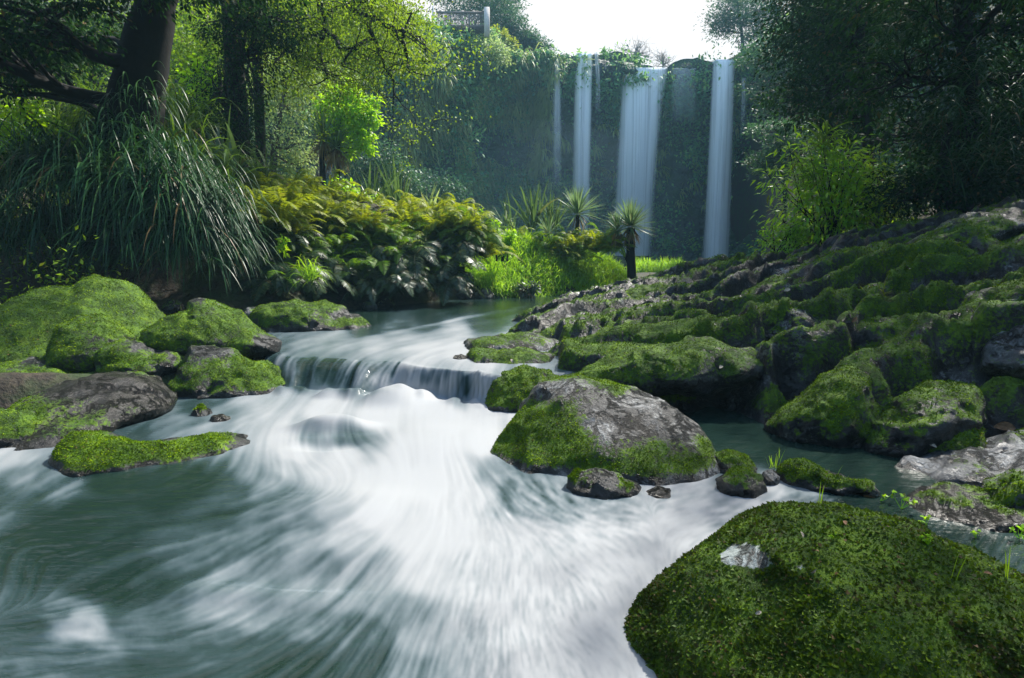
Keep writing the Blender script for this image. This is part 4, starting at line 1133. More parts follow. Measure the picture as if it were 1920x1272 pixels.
# --- other trees of the left side
tb = gp(520, 0, 25); tb[2] -= .3
tree("pale_tree", "airy grey green tree with forked bare stems behind the flax", "tree", tb,
     [tb, P(510, 300, 25), P(520, 240, 25), P(530, 190, 25), P(545, 140, 25), P(560, 80, 25)], .16,
     [pb(500, 255, 25, 55, 50, 26), pb(555, 275, 25, 40, 40, 28), pb(545, 205, 25.5, 50, 40, 40), pb(500, 180, 26, 50, 50, 40), pb(590, 150, 26, 60, 50, 40), pb(540, 140, 26, 60, 50, 30), pb(560, 310, 25.5, 40, 40, 25), pb(480, 300, 25, 40, 40, 22)],
     9000, .13, "silver", "bark", TG, rngt, sig=.22)
tb = gp(632, 0, 23.5); tb[2] -= .2
tree("lime_tree", "brilliant lime green young tree lit through its leaves, beside a cabbage tree", "tree", tb,
     [tb, P(634, 300, 23.5), P(638, 250, 23.5), P(640, 200, 23.5), P(642, 160, 23.5)], .09,
     [pb(632, 178, 23.5, 24, 22, 14), pb(668, 188, 23.4, 24, 22, 18), pb(690, 215, 23.2, 18, 16, 16), pb(650, 215, 23.0, 26, 22, 18), pb(612, 205, 23.6, 16, 18, 18), pb(676, 250, 23.4, 22, 20, 18), pb(640, 250, 23.3, 22, 20, 16), pb(706, 190, 23.7, 12, 12, 9), pb(650, 164, 23.6, 18, 16, 8), pb(690, 275, 23.4, 16, 14, 12), pb(655, 285, 23.4, 16, 14, 10), pb(706, 236, 23.5, 10, 10, 9)],
     5200, .16, "lime", "bark_dark", TG, rngt, sig=.30, droop=.45, narrow=.55)
bk = [("tall mid green tree filling the gap right of the leaning trunk", 375, 19, [(372, 60, 80, 60, 70), (390, 140, 55, 60, 60), (360, 200, 50, 50, 60), (400, 240, 45, 50, 40)], "broad_mid", "bark_dark", 10000, .12),
      ("shaded tree with a brown trunk at the frame edge behind the leaning tree", 28, 17, [(20, 60, 120, 90, 60), (90, 130, 90, 80, 50), (150, 60, 90, 70, 60), (-60, 150, 110, 90, 70), (120, 190, 70, 60, 35)], "broad_dark", "bark_pale", 11000, .13),
      ("dim tree behind the leaning trunk with light catching its lower leaves", 170, 22, [(130, 110, 120, 90, 60), (220, 160, 90, 80, 60), (60, 200, 90, 80, 40), (250, 60, 100, 80, 70), (160, 230, 90, 70, 30)], "broad_mid", "bark_dark", 9000, .15),
      ("olive tree standing behind the pale forked tree", 585, 33, [(560, 60, 90, 80, 50), (610, 120, 70, 70, 40), (520, 110, 70, 60, 40), (480, 160, 60, 60, 40), (660, 80, 80, 60, 45), (700, 40, 70, 60, 40)], "olive", "bark", 9000, .2),
      ("grey green bushy tree at the foot of the cliff beside the lime green tree", 715, 36, [(700, 290, 45, 40, 32), (735, 330, 40, 36, 30), (690, 340, 40, 36, 24), (760, 350, 35, 36, 20)], "teal", "bark", 6000, .2),
      ("rounded blue green bush against the cliff foot above the upright flax", 800, 40, [(800, 350, 40, 36, 25), (770, 372, 36, 30, 20), (840, 365, 38, 30, 20)], "teal", "bark", 4500, .2)]
for lb, px, Yb, bl, lf, bkk, n_, sz in bk:
    tb = gp(px, 0, Yb); tb[2] -= .3
    top = P(px + 12, min(b[1] for b in bl) - 30, Yb)
    if "bush" in lb: top = P(px, 345, Yb)
    tree("forest_tree" if "bush" not in lb else "bush", lb, "tree" if "bush" not in lb else "bush", tb, [tb, tb + (top - tb) * .35 + [.15, 0, 0], tb + (top - tb) * .7 - [.1, 0, 0], top], .2 if "brown" not in lb else .19, [pb(b[0], b[1], Yb - .5 + i * .3, *b[2:]) for i, b in enumerate(bl)], n_, sz, lf, bkk, TG, rngt, sig=.2)

# --- right side: dark broadleaved trees, hanging sprays, conifers
rt = [("black green tree hanging over the right bank at the frame edge", 1800, 13.5, [(1780, 60, 150, 120, 80), (1880, 160, 130, 110, 80), (1700, 140, 110, 100, 60), (1850, 270, 120, 100, 60), (1950, 60, 140, 110, 90), (1740, -60, 200, 140, 80), (1960, 260, 120, 100, 80), (1720, 250, 80, 90, 50), (1800, -180, 170, 150, 80), (2080, -150, 170, 150, 110), (2120, 60, 150, 130, 110), (2020, -380, 180, 160, 110), (1820, -190, 190, 170, 90, 10.8), (1960, -170, 190, 170, 100, 10.0), (1690, -260, 160, 150, 80, 11.6), (2110, -120, 200, 180, 120, 9.4), (2020, -640, 260, 220, 120, 6.6), (1950, -200, 170, 150, 90), (1660, -200, 130, 150, 80)], "broad_dark", 40000, .16, .42),  # lobes with their own depth are unseen, added to shade bank and dome
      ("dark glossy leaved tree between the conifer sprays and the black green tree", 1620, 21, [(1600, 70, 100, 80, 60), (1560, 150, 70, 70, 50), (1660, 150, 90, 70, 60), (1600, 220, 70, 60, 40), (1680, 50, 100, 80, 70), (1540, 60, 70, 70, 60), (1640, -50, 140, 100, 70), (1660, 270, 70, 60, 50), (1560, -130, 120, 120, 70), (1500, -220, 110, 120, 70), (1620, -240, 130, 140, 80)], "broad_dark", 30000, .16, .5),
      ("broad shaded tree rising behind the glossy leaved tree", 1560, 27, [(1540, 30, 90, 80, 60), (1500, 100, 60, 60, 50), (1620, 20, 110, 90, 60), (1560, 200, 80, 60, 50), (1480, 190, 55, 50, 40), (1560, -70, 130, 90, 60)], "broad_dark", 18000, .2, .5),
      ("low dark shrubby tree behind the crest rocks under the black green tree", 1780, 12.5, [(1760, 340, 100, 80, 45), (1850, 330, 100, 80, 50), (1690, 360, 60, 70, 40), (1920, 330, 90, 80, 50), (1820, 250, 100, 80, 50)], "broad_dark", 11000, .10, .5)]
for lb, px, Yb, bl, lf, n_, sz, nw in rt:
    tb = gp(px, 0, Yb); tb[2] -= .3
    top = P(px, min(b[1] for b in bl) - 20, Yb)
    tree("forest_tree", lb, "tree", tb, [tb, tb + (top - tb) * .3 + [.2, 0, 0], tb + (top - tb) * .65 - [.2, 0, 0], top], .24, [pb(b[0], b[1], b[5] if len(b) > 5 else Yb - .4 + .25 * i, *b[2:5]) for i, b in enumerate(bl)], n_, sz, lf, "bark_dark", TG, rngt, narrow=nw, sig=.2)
# out-of-view crown lobes of the trees above are added to shade the right bank
cn = [("feathery dark conifer with tiered sprays leaning out beside the tall narrow waterfall", 1470, 44, [(1420, 115, 42, 50, 14), (1450, 80, 50, 50, 14), (1480, 130, 60, 50, 14), (1440, 160, 44, 50, 12), (1500, 180, 60, 50, 14), (1450, 205, 34, 40, 12), (1490, 60, 60, 50, 16), (1520, 100, 60, 50, 16)]),
      ("blue green conifer sprays low beside the tall narrow waterfall's right edge", 1500, 36, [(1440, 245, 38, 40, 12), (1470, 270, 40, 40, 14), (1430, 300, 30, 36, 12), (1460, 320, 44, 40, 14), (1500, 290, 50, 40, 20), (1510, 240, 50, 40, 16)]),
      ("dark pyramid conifer on the right cliff top against the sky", 1375, 70, [(1372, 22, 34, 34, 10), (1365, 42, 42, 40, 9), (1392, 8, 40, 40, 12), (1350, 60, 26, 30, 8), (1400, 50, 50, 40, 14), (1375, -20, 40, 40, 14), (1345, 35, 24, 20, 6)]),
      ("bushy teal conifer next along the right cliff top from the pyramid conifer", 1440, 66, [(1420, 20, 40, 40, 24), (1450, 50, 44, 40, 22), (1430, 75, 40, 36, 14), (1480, 20, 50, 40, 30), (1450, -20, 50, 40, 24)]),
      ("tall blue green conifer on the left cliff top behind the lookout fence", 900, 66, [(880, 10, 50, 40, 26), (920, 20, 46, 40, 22), (860, -15, 60, 40, 22), (930, -10, 40, 40, 20)]),
      ("teal conifer with the sky behind its slanting right edge", 955, 70, [(940, 30, 34, 34, 20), (960, 50, 30, 30, 16), (975, 62, 26, 26, 12), (930, 55, 30, 30, 18), (945, 5, 30, 30, 14)]),
      ("last small conifer of the left cliff top slope toward the falls", 1000, 73, [(985, 78, 24, 24, 12), (1003, 84, 22, 22, 11), (1020, 94, 16, 18, 7), (970, 85, 24, 24, 12)])]
for lb, px, Yb, bl in cn:
    tb = gp(px, 0, Yb)
    top = P(px, min(b[1] for b in bl) - 14, Yb)
    if top[2] < tb[2] + 1: tb[2] = top[2] - 4
    tree("conifer", lb, "tree", tb - [0, 0, .3], [tb, tb + (top - tb) * .5 + [.2, 0, 0], top], .22, [pb(b[0], b[1], Yb - .6 + .2 * i, *b[2:]) for i, b in enumerate(bl)], 7000, .34 if Yb > 50 else .24, "teal", "bark_dark", TG, rngt, narrow=.35, sig=.24, flat=.5, droop=-.1)
tb = gp(875, 0, 58)
tree("bush", "pale green bush bulging over the cliff edge below the lookout fence", "bush", P(880, 110, 57.5), [P(880, 112, 57.5), P(880, 100, 57), P(882, 84, 56.5)], .14, [pb(880, 94, 56.0, 38, 36, 20), pb(915, 96, 56.6, 30, 30, 20), pb(850, 96, 56.5, 24, 26, 18), pb(935, 104, 57.5, 22, 24, 14), pb(895, 116, 56.5, 34, 26, 14)], 6500, .26, "silver", "bark", TG, rngt, sig=.22)
tree("bush", "small yellow flowering bush on the slope beside the lookout fence", "bush", P(936, 92, 60), [P(936, 92, 60), P(934, 76, 60), P(930, 62, 60)], .08, [pb(935, 60, 60, 12, 12, 9), pb(946, 72, 60, 12, 12, 9), pb(958, 84, 60.5, 12, 12, 8)], 1400, .26, "fern_yellow", "bark", TG, rngt, sig=.25)
# bare twiggy trees far behind the notch
for lb, px, t0, w_, Yb in (("leafless pinkish tree far behind the notch, wider of the two", 1192, 76, 34, 92), ("smaller leafless tree behind the notch over the broad falls", 1243, 96, 20, 95)):
    tb = P(px, 134, Yb)
    root = thing("bare_tree", lb, "tree", tb, "bare trees behind the falls")
    b = MB(); b.add(*tube(wander(tb, P(px, t0 + 26, Yb), 6, .03, rngt), np.linspace(.22, .1, 6), 6))
    for q in range(26):
        a = rngt.uniform(-1, 1); s0 = P(px, t0 + 34 - 20 * rngt.random(), Yb)
        e = P(px + a * w_, t0 + abs(a) * 18 + rngt.uniform(-4, 22), Yb + rngt.uniform(-1.5, 1.5))
        lim = wander(s0, e, 8, .06, rngt)
        b.add(*tube(lim, np.linspace(.07, .02, 8), 4))
        for z in range(4):
            j = rngt.integers(3, 8)
            b.add(*tube(wander(lim[j], lim[j] + rngt.normal(size=3) * [.8, .4, .5] + [0, 0, .8], 4, .1, rngt), np.linspace(.03, .012, 4), 3))
    b.build("trunk", M["bark_pale"], root)
tree("conifer", "tiny narrow conifer standing in the notch beside the broad falls", "tree", P(1196, 130, 80), [P(1196, 132, 80), P(1194, 112, 80), P(1193, 94, 80)], .12, [pb(1196, 122, 80, 6, 6, 6), pb(1194, 110, 80, 4.5, 5, 6), pb(1193, 100, 80, 3, 3, 5)], 900, .3, "teal", "bark_dark", TG, rngt, sig=.3)

# --- undergrowth on the gorge sides
rng = np.random.default_rng(33)
def undergrowth(name, region, n, size, mat, h, per=26, sig=.35):
    xs, ys = region(n // per)
    z = ground_z(xs, ys)
    ce = np.stack([xs, ys, z + rng.random(len(xs)) * h], -1)
    dist = np.clip(ys / 20, .6, 2.2)
    k = np.repeat(np.arange(len(ce)), per)
    p = ce[k] + rng.normal(size=(len(k), 3)) * (sig * dist[k])[:, None]
    D = randdir(len(k), rng) + np.array([0, -.2, .1])
    L = size * dist[k] * rng.uniform(.6, 1.3, len(k))
    tag(MB().add(*leaves(p, D, randdir(len(k), rng) * .7 + [0, 0, 1], L, L * .5)).build(name, M[mat]), kind="stuff")
def reg_left(m):
    y = rng.uniform(9, 44, m); x = np.interp(y, *np.array(XL).T) + rng.uniform(-16, 3.0, m) * (.5 + y / 60); return x, y
def reg_right(m):
    y = rng.uniform(9, 60, m) ; x = np.interp(y, *np.array(XR).T) + rng.uniform(.6, 16, m) * (.5 + y / 60); return x, y
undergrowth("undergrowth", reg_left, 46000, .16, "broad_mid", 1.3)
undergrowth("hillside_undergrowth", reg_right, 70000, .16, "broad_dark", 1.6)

# --- long sedge around the leaning tree
SG = "long drooping sedge clumps on the left bank"
def sedge(px, py, Y, n, L, label, mat="sedge", w=.03, el=(10, 75), az=(3.4, 6.2), droop=(1.6, 3.4), grp=SG, name="sedge_clump", sp=.16, cat="sedge"):
    if name == "sedge_clump" and Y < 12.5 and px < 480: Y, L, px = Y + 1.6, L * 1.05, px - 14 * (px > 330)
    if name == 'sedge_clump' and n > 190: n = int(n * .8)
    c = P(px, py, Y)
    a = rng.uniform(az[0], az[1], n); e = np.radians(rng.uniform(*el, n))
    D = np.stack([np.cos(a) * np.cos(e), np.sin(a) * np.cos(e), np.sin(e)], -1)
    Pt = c + rng.normal(size=(n, 3)) * sp
    V, Q = blades(Pt, D, L * rng.uniform(.55, 1.15, n), w * rng.uniform(.7, 1.3, n), rng.uniform(*droop, n), 8, rng)
    ob = MB().add(V, Q).build(name, M[mat])
    return tag(ob, label, cat, grp)
sed = [(270, 205, 10.3, 130, 1.1, "tuft of sedge perched high on the leaning trunk"), (225, 270, 10.2, 200, 1.5, "sedge ringing the leaning trunk at its narrowest"), (290, 300, 10.2, 220, 1.6, "sedge sprouting from the right side of the leaning trunk's foot"),
       (60, 330, 9.8, 330, 1.9, "wide sedge clump near the frame edge with tips hanging over the two crested boulder"), (140, 345, 9.6, 330, 1.9, "sedge clump straight above the two crested boulder's left crest"), (215, 365, 9.5, 330, 1.9, "sedge clump in the middle of the skirt, below the trunk"),
       (290, 375, 9.5, 330, 1.9, "sedge clump whose silvery blades hang above the ridged boulder"), (355, 385, 9.6, 330, 1.8, "sedge clump with the longest shining arcs, right of the trunk"), (415, 410, 9.9, 330, 1.7, "outermost sedge clump trailing down to the stones by the ferns"),
       (-30, 350, 9.4, 300, 1.9, "sedge clump cut by the frame edge"), (100, 430, 9.2, 260, 1.5, "lower sedge clump over the dark hollow behind the two crested boulder"), (250, 450, 9.2, 280, 1.6, "lower sedge clump hanging behind the gap between two boulders"), (370, 455, 9.4, 300, 1.6, "lower sedge clump whose tips touch the ridged boulder"), (440, 470, 9.9, 220, 1.3, "small sedge clump ending against the dark ferns"),
       (10, 450, 9.1, 220, 1.5, "lowest sedge clump at the frame edge above the mossy boulder"), (330, 330, 10.1, 240, 1.6, "sedge clump between the trunk foot and the broad flax"), (180, 310, 10.4, 240, 1.6, "sedge clump left of the trunk foot")]
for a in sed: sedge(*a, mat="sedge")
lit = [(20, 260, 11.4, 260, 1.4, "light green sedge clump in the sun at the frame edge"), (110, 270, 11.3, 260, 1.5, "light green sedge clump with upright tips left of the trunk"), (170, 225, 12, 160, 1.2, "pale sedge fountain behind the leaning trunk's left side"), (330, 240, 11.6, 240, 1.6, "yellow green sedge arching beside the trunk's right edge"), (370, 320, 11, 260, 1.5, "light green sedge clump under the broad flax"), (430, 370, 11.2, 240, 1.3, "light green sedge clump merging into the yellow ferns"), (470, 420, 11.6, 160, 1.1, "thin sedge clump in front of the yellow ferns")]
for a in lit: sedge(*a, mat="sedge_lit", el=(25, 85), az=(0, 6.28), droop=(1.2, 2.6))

# --- flax and cabbage trees
FG = "flax clumps"
def flax(px, py, Y, n, L, label, w=.07, spread=(55, 86), droop=(.2, .9), mat="flax"):
    return sedge(px, py, Y, n, L, label, mat=mat, w=w, el=spread, az=(0, 6.28), droop=droop, grp=FG, name="flax_clump", sp=.14, cat="flax")
flax(430, 330, 13.2, 46, 1.7, "broad leaved flax with folded tips beside the leaning tree", .10, (30, 80), (.6, 2.0))
flax(490, 345, 14.2, 40, 1.6, "dark broad flax bending right over the yellow ferns", .10, (25, 75), (.8, 2.2))
flax(700, 400, 20, 36, 1.7, "upright flax fan left of the pale sword leaves", .09)
flax(745, 400, 20.5, 40, 1.8, "upright flax fan in front of the blue cliff foot", .09)
flax(805, 402, 20.2, 14, 1.0, "few pale sword leaves catching the sun above the ferns", .11, (50, 80), (.1, .4), "silver")
flax(1000, 425, 22, 34, 1.7, "tall flax with grey green swords near the upright cabbage tree", .09)
flax(1035, 428, 22.4, 30, 1.6, "flax fan directly left of the upright cabbage tree", .09)
flax(955, 430, 22.5, 30, 1.5, "thin bladed flax by the dead stem", .06, (40, 86), (.3, 1.2))
CG = "cabbage trees on the bank"
def cabbage(px, ptop, pbase, Y, heads, label, n=110, L=1.1, skirt=50, tr_r=.11):
    top = P(px, ptop, Y); base = P(px, pbase, Y); base[2] = min(base[2], ground_z(base[0], base[1]) - .05) if pbase > 470 else base[2]
    root = thing("cabbage_tree", label, "cabbage tree", base, CG)
    tr = MB()
    for dx, dz, s in heads:
        h = top + np.array([dx, 0, dz])
        first = s == heads[0][2]
        V, Q = tube(wander(base if first else base + (top - base) * .62, h, 10, .02, rng), np.linspace(tr_r, tr_r * .75, 10) * (1 if first else .35), 8)
        V += fbm(V * 14, 2, 3)[:, None] * .02
        tr.add(V, Q)
        m = int(n * s)
        a = rng.uniform(0, 6.28, m); e = np.radians(-25 + 112 * rng.random(m) ** .8)
        D = np.stack([np.cos(a) * np.cos(e), np.sin(a) * np.cos(e), np.sin(e)], -1)
        V, Q = blades(np.repeat(h[None], m, 0) + D * .06 + [0, 0, .05], D, L * s ** .5 * rng.uniform(.75, 1.1, m), .045, rng.uniform(.1, .5, m), 5, rng)
        MB().add(V, Q).build("leaf_head", M["cabbage"], root)
        if skirt:
            a = rng.uniform(0, 6.28, skirt)
            D = np.stack([np.cos(a) * .8, np.sin(a) * .8, -.35 + 0 * a], -1)
            V, Q = blades(h + rng.normal(size=(skirt, 3)) * .06 - [0, 0, .08], D, L * .8 * rng.uniform(.7, 1.1, skirt), .04, rng.uniform(1.5, 4, skirt), 5, rng)
            MB().add(V, Q).build("dead_leaf_skirt", M["dead"], root)
    tr.build("trunk", M["bark_dark"], root, smooth=True)
    return root
cabbage(1180, 428, 522, 20.2, [(0.05, .0, 1.0), (-.42, -.12, .45)], "two headed cabbage tree on a thick dark trunk at the end of the grassy bank", 210, .98, 60, .19)
cabbage(1083, 404, 452, 21.5, [(0, 0, 1)], "upright cabbage tree with one bright starburst head in front of the slender waterfall", 190, 1.05, 14, .09)
cabbage(1029, 440, 462, 20.2, [(0, 0, .6)], "young cabbage tree low among the ferns near the flax", 70, .9, 8, .05)
cabbage(606, 262, 345, 23.0, [(0, 0, 1), (.5, -.35, .6)], "cabbage tree with a shaggy trunk under the lime green tree", 160, 1.3, 90, .13)

# --- ferns, shared shapes set out over the bank
fr = np.random.default_rng(9)
protos = {}
for mt, kw in (("fern_yellow", dict(nf=15, L=1.3, W=.24, up=(40, 82), droop=1.4)), ("fern_green", dict(nf=13, L=1.25, W=.25, up=(30, 78), droop=1.4)), ("fern_dark", dict(nf=14, L=1.1, W=.26, up=(10, 60), droop=2.0))):
    protos[mt] = [fern_mesh(fr, **kw).build("fern", M[mt]) for _ in range(4)]
used = set()
FNG = {"fern_yellow": "yellow green ferns along the top of the bank", "fern_green": "green ferns on the bank", "fern_dark": "dark glossy ferns over the water"}
def fern(px, py, Y, kind, sc, label):
    i = int(fr.integers(4))
    src = protos[kind][i]
    o = src
    if (kind, i) in used:
        o = src.copy(); COL.objects.link(o)
    used.add((kind, i))
    o.location = [float(c) for c in P(px, py, Y)]
    o.rotation_euler = (float(fr.uniform(.0, .3)), float(fr.uniform(-.15, .15)), float(fr.uniform(-.6, .6)))
    o.scale = (sc, sc, sc)
    tag(o, label, "fern", FNG[kind])
Lb = {"fern_yellow": "yellow green fern in the sunlit bed along the top of the bank, like its neighbours", "fern_green": "mid green fern among the bank plants above the upper pool", "fern_dark": "dark glossy fern hanging over the upper pool's shaded edge"}
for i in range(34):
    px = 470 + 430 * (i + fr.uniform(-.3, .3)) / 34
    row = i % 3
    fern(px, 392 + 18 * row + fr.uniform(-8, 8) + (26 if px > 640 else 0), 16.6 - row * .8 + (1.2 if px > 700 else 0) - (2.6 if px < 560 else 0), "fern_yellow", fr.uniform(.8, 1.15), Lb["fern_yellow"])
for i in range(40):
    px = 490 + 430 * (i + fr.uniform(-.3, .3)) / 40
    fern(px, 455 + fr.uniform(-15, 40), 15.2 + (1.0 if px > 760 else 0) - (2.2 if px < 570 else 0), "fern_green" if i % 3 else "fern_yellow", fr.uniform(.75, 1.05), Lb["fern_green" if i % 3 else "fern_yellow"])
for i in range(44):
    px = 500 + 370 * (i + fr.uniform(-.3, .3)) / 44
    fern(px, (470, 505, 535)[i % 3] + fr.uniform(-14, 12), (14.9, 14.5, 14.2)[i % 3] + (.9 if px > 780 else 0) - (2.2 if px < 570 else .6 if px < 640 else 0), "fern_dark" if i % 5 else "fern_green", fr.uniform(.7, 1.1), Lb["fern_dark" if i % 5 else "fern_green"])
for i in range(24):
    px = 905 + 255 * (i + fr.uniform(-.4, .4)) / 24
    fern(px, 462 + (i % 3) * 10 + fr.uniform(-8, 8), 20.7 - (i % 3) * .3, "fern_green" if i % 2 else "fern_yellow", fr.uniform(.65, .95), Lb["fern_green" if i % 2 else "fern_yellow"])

# --- leafy shrubs on the bank
def shrub(px, pbase, ptop, Y, wpx, n, size, mat, label, stems=7, narrow=.45, spire=False, group="leafy shrubs on the banks", name="shrub"):
    base = P(px, pbase, Y); s = Y / FPX
    root = thing(name, label, "shrub", base, group)
    st, lv = MB(), MB()
    for q in range(stems):
        a = rng.uniform(-1, 1)
        e = P(px + a * wpx, ptop + (pbase - ptop) * (abs(a) * .35 + rng.uniform(0, .32)) + rng.uniform(0, 8), Y + rng.uniform(-.5, .5) * wpx * s)
        path = wander(base + rng.normal(size=3) * [.12, .12, 0], e, 12, .05, rng, sag=-.04)
        st.add(*tube(path, np.linspace(.022, .006, 12) * (Y / 15), 5))
        m = n // stems
        ti = rng.random(m) ** (.6 if not spire else .8)
        i0 = np.clip((ti * 11).astype(int), 2, 11)
        sp = (.10 + .30 * (1 - ti) * (0 if spire else 1)) * wpx * s * (1.0 if not spire else .75)
        p = path[i0] + rng.normal(size=(m, 3)) * sp[:, None] * [1, 1, .8]
        D = nrm(p - path[i0]) + randdir(m, rng) * .5 + ([0, 0, .35] if spire else [0, 0, -.35])
        L = size * rng.uniform(.6, 1.25, m)
        lv.add(*leaves(p, D, randdir(m, rng) * .6 + [0, 0, 1], L, L * narrow))
    st.build("stem", M["bark_dark"], root); lv.build("foliage", M[mat], root)
    return root
shrub(640, 400, 325, 18.5, 44, 1500, .14, "lime", "bright lime shrub below the lime green tree, above the yellow ferns", 9)
shrub(690, 400, 345, 19, 24, 500, .12, "lime", "small lime sapling between the lime shrub and the upright flax", 5)
shrub(890, 480, 378, 17.7, 30, 1700, .10, "lime", "yellow green shrub of upright leafy spires left of the dead stem", 6, spire=True)
shrub(938, 490, 392, 18.2, 28, 1700, .10, "lime", "yellow green shrub with a shorter spire nearer the grassy bank", 6, spire=True)
shrub(610, 500, 455, 14.0, 26, 420, .10, "lime", "small bright green plant shining among the dark ferns", 6)
shrub(528, 470, 425, 11.9, 14, 90, .13, "lime", "single leafy sprig in front of the shadowed ferns by the sedge", 2)
shrub(965, 470, 368, 20.4, 14, 120, .09, "silver", "thin dark stem with a sparse pale top above the bank", 2)
shrub(40, 300, 160, 12.2, 70, 900, .16, "lime", "sunlit broad leaved shrub at the frame edge behind the sedge", 7, .5)
shrub(95, 300, 195, 12.5, 46, 600, .15, "bamboo", "leafy shrub left of the leaning trunk, behind the light sedge", 6, .5)
shrub(375, 190, 80, 16, 40, 500, .16, "lime", "backlit leaves glowing in the gap right of the leaning trunk", 6, .6)
shrub(985, 548, 520, 17.9, 26, 300, .14, "fern_dark", "dark broad leaved plant at the foot of the grassy bank", 7, .5)
shrub(1545, 478, 215, 13.6, 125, 3000, .22, "bamboo", "tall bright green shrub with pointed leaves on the crest of the rocky bank", 26, .26)
shrub(1470, 480, 390, 13.2, 50, 1300, .10, "bamboo", "low bright leafy outgrowth at the left foot of the tall bright shrub", 10, .4)
shrub(1640, 470, 250, 14.4, 70, 2200, .15, "broad_mid", "darker tall shrub right behind the tall bright shrub", 14, .3)
shrub(1500, 470, 230, 16.5, 46, 1600, .12, "silver", "grey green shrub between the tall bright shrub and the waterfall", 9, .45)
sedge(1555, 275, 13.3, 46, .9, "arching strap leaves at the top of the tall bright shrub", mat="sedge_lit", w=.04, el=(10, 60), az=(2.2, 5.2), droop=(.8, 1.8), grp=SG)
sedge(1515, 330, 13.2, 40, .8, "arching strap leaves halfway down the tall bright shrub", mat="sedge_lit", w=.04, el=(0, 50), az=(2.2, 5.0), droop=(.8, 1.8), grp=SG)
hs = [(1840, 130, 11.5, "drooping narrow leaved spray high in the dark right corner"), (1900, 200, 11.2, "drooping narrow leaved spray at the frame edge, dark trees behind"), (1790, 210, 12, "narrow leaved spray in the middle of the dark right trees"), (1860, 290, 11.4, "narrow leaved spray above the crest rock at right"), (1680, 60, 14, "glinting narrow leaved spray over the glossy leaved tree"), (1780, 310, 12, "narrow leaved spray hanging over the dark hollow behind the crest")]
for a in hs: sedge(a[0], a[1], a[2], 110, .8, a[3], mat="sedge", w=.024, el=(-30, 50), az=(0, 6.28), droop=(1.4, 3), grp="hanging sprays in the dark trees", sp=.22, name="hanging_spray", cat="spray")
sedge(1720, 520, 8.0, 160, .34, "thin grass tuft on the shaded mossy slope", mat="sedge_lit", w=.008, el=(20, 80), az=(0, 6.28), droop=(.8, 2), grp="small grass tufts", name="grass_tuft", sp=.05, cat="grass tuft")
sedge(1640, 560, 7.4, 120, .26, "dry looking grass tuft above the grassy browed rock", mat="fern_yellow", w=.008, el=(20, 80), az=(0, 6.28), droop=(.8, 2), grp="small grass tufts", name="grass_tuft", sp=.05, cat="grass tuft")
sedge(1545, 928, 4.1, 26, .17, "thin grass blades rising beside the leafy dome", mat="grass", w=.006, el=(50, 88), az=(0, 6.28), droop=(.3, 1.4), grp="small grass tufts", name="grass_tuft", sp=.05, cat="grass tuft")
sedge(1452, 878, 4.3, 22, .13, "short grass tuft on the low mossy ledge at the still pool", mat="grass", w=.006, el=(50, 88), az=(0, 6.28), droop=(.3, 1.0), grp="small grass tufts", name="grass_tuft", sp=.03, cat="grass tuft")
sedge(580, 520, 11.4, 90, .6, "little sedge fountain at the water's edge under the ferns", mat="grass", w=.018, el=(20, 85), az=(0, 6.28), droop=(1, 2.4), grp=SG, sp=.06)

# --- grass of the sunny bank: too fine to count
def grass(name, poly, n, L, w, zoff=0.0):
    poly = np.array([P(a, 500, Yq)[:2] for a, Yq in poly])
    lo, hi = poly.min(0), poly.max(0)
    xy = rng.uniform(lo, hi, (n * 4, 2))
    xy = xy[poly_sd(xy[:, 0], xy[:, 1], poly) < 0][:n]
    z = ground_z(xy[:, 0], xy[:, 1])
    Pt = np.stack([xy[:, 0], xy[:, 1], z + zoff], -1)
    clump = .55 + .6 * (vnoise(np.stack([xy[:, 0] * 1.4, xy[:, 1] * 1.4, 0 * z], -1), 4) * .5 + .5)
    a = rng.uniform(0, 6.28, len(Pt)); e = np.radians(rng.uniform(35, 88, len(Pt)))
    D = np.stack([np.cos(a) * np.cos(e), np.sin(a) * np.cos(e), np.sin(e)], -1)
    V, Q = blades(Pt, D, L * clump * rng.uniform(.6, 1.2, len(Pt)), w, rng.uniform(.5, 2.4, len(Pt)), 4, rng)
    tag(MB().add(V, Q).build(name, M["grass"]), kind="stuff")
grass("grass", [(845, 17.3), (930, 17.7), (1010, 18.3), (1100, 19.4), (1200, 20.6), (1215, 21.8), (1100, 21.6), (980, 20.6), (870, 19)], 16000, .55, .028)
grass("meadow_grass", [(1190, 36), (1275, 37), (1278, 44), (1190, 44)], 5000, 1.0, .06)

# ------------------------------------------------------------------ lookout on the left cliff top
lk = P(864, 53, 55.6)
lo = thing("lookout_platform", "wooden lookout platform with a slatted railing on the left cliff top", "lookout", (lk[0], lk[1], lk[2]))
s = 56.4 / FPX
def box(c, d):
    c = np.array(c); d = np.array(d) / 2
    V = c + np.array([[x, y, z] for x in (-1, 1) for y in (-1, 1) for z in (-1, 1)]) * d
    return V, np.array([[0, 1, 3, 2], [4, 6, 7, 5], [0, 4, 5, 1], [2, 3, 7, 6], [0, 2, 6, 4], [1, 5, 7, 3]])
w_ = 84 * s
MB().add(*box(lk + [0, 1.4, -.12], (w_, 3.0, .42))).build("deck", M["bark"], lo)  # deck made thick and dark: the shade under it is put into its colour
rl = MB()
for zz in (.16, 1.32): rl.add(*box(lk + [0, -.02, zz], (w_, .12, .17)))
for q in range(34): rl.add(*box(lk + [(-.5 + (q + .5) / 34) * w_, -.02, .74], (.075, .05, 1.0)))
rl.build("railing", M["timber"], lo)
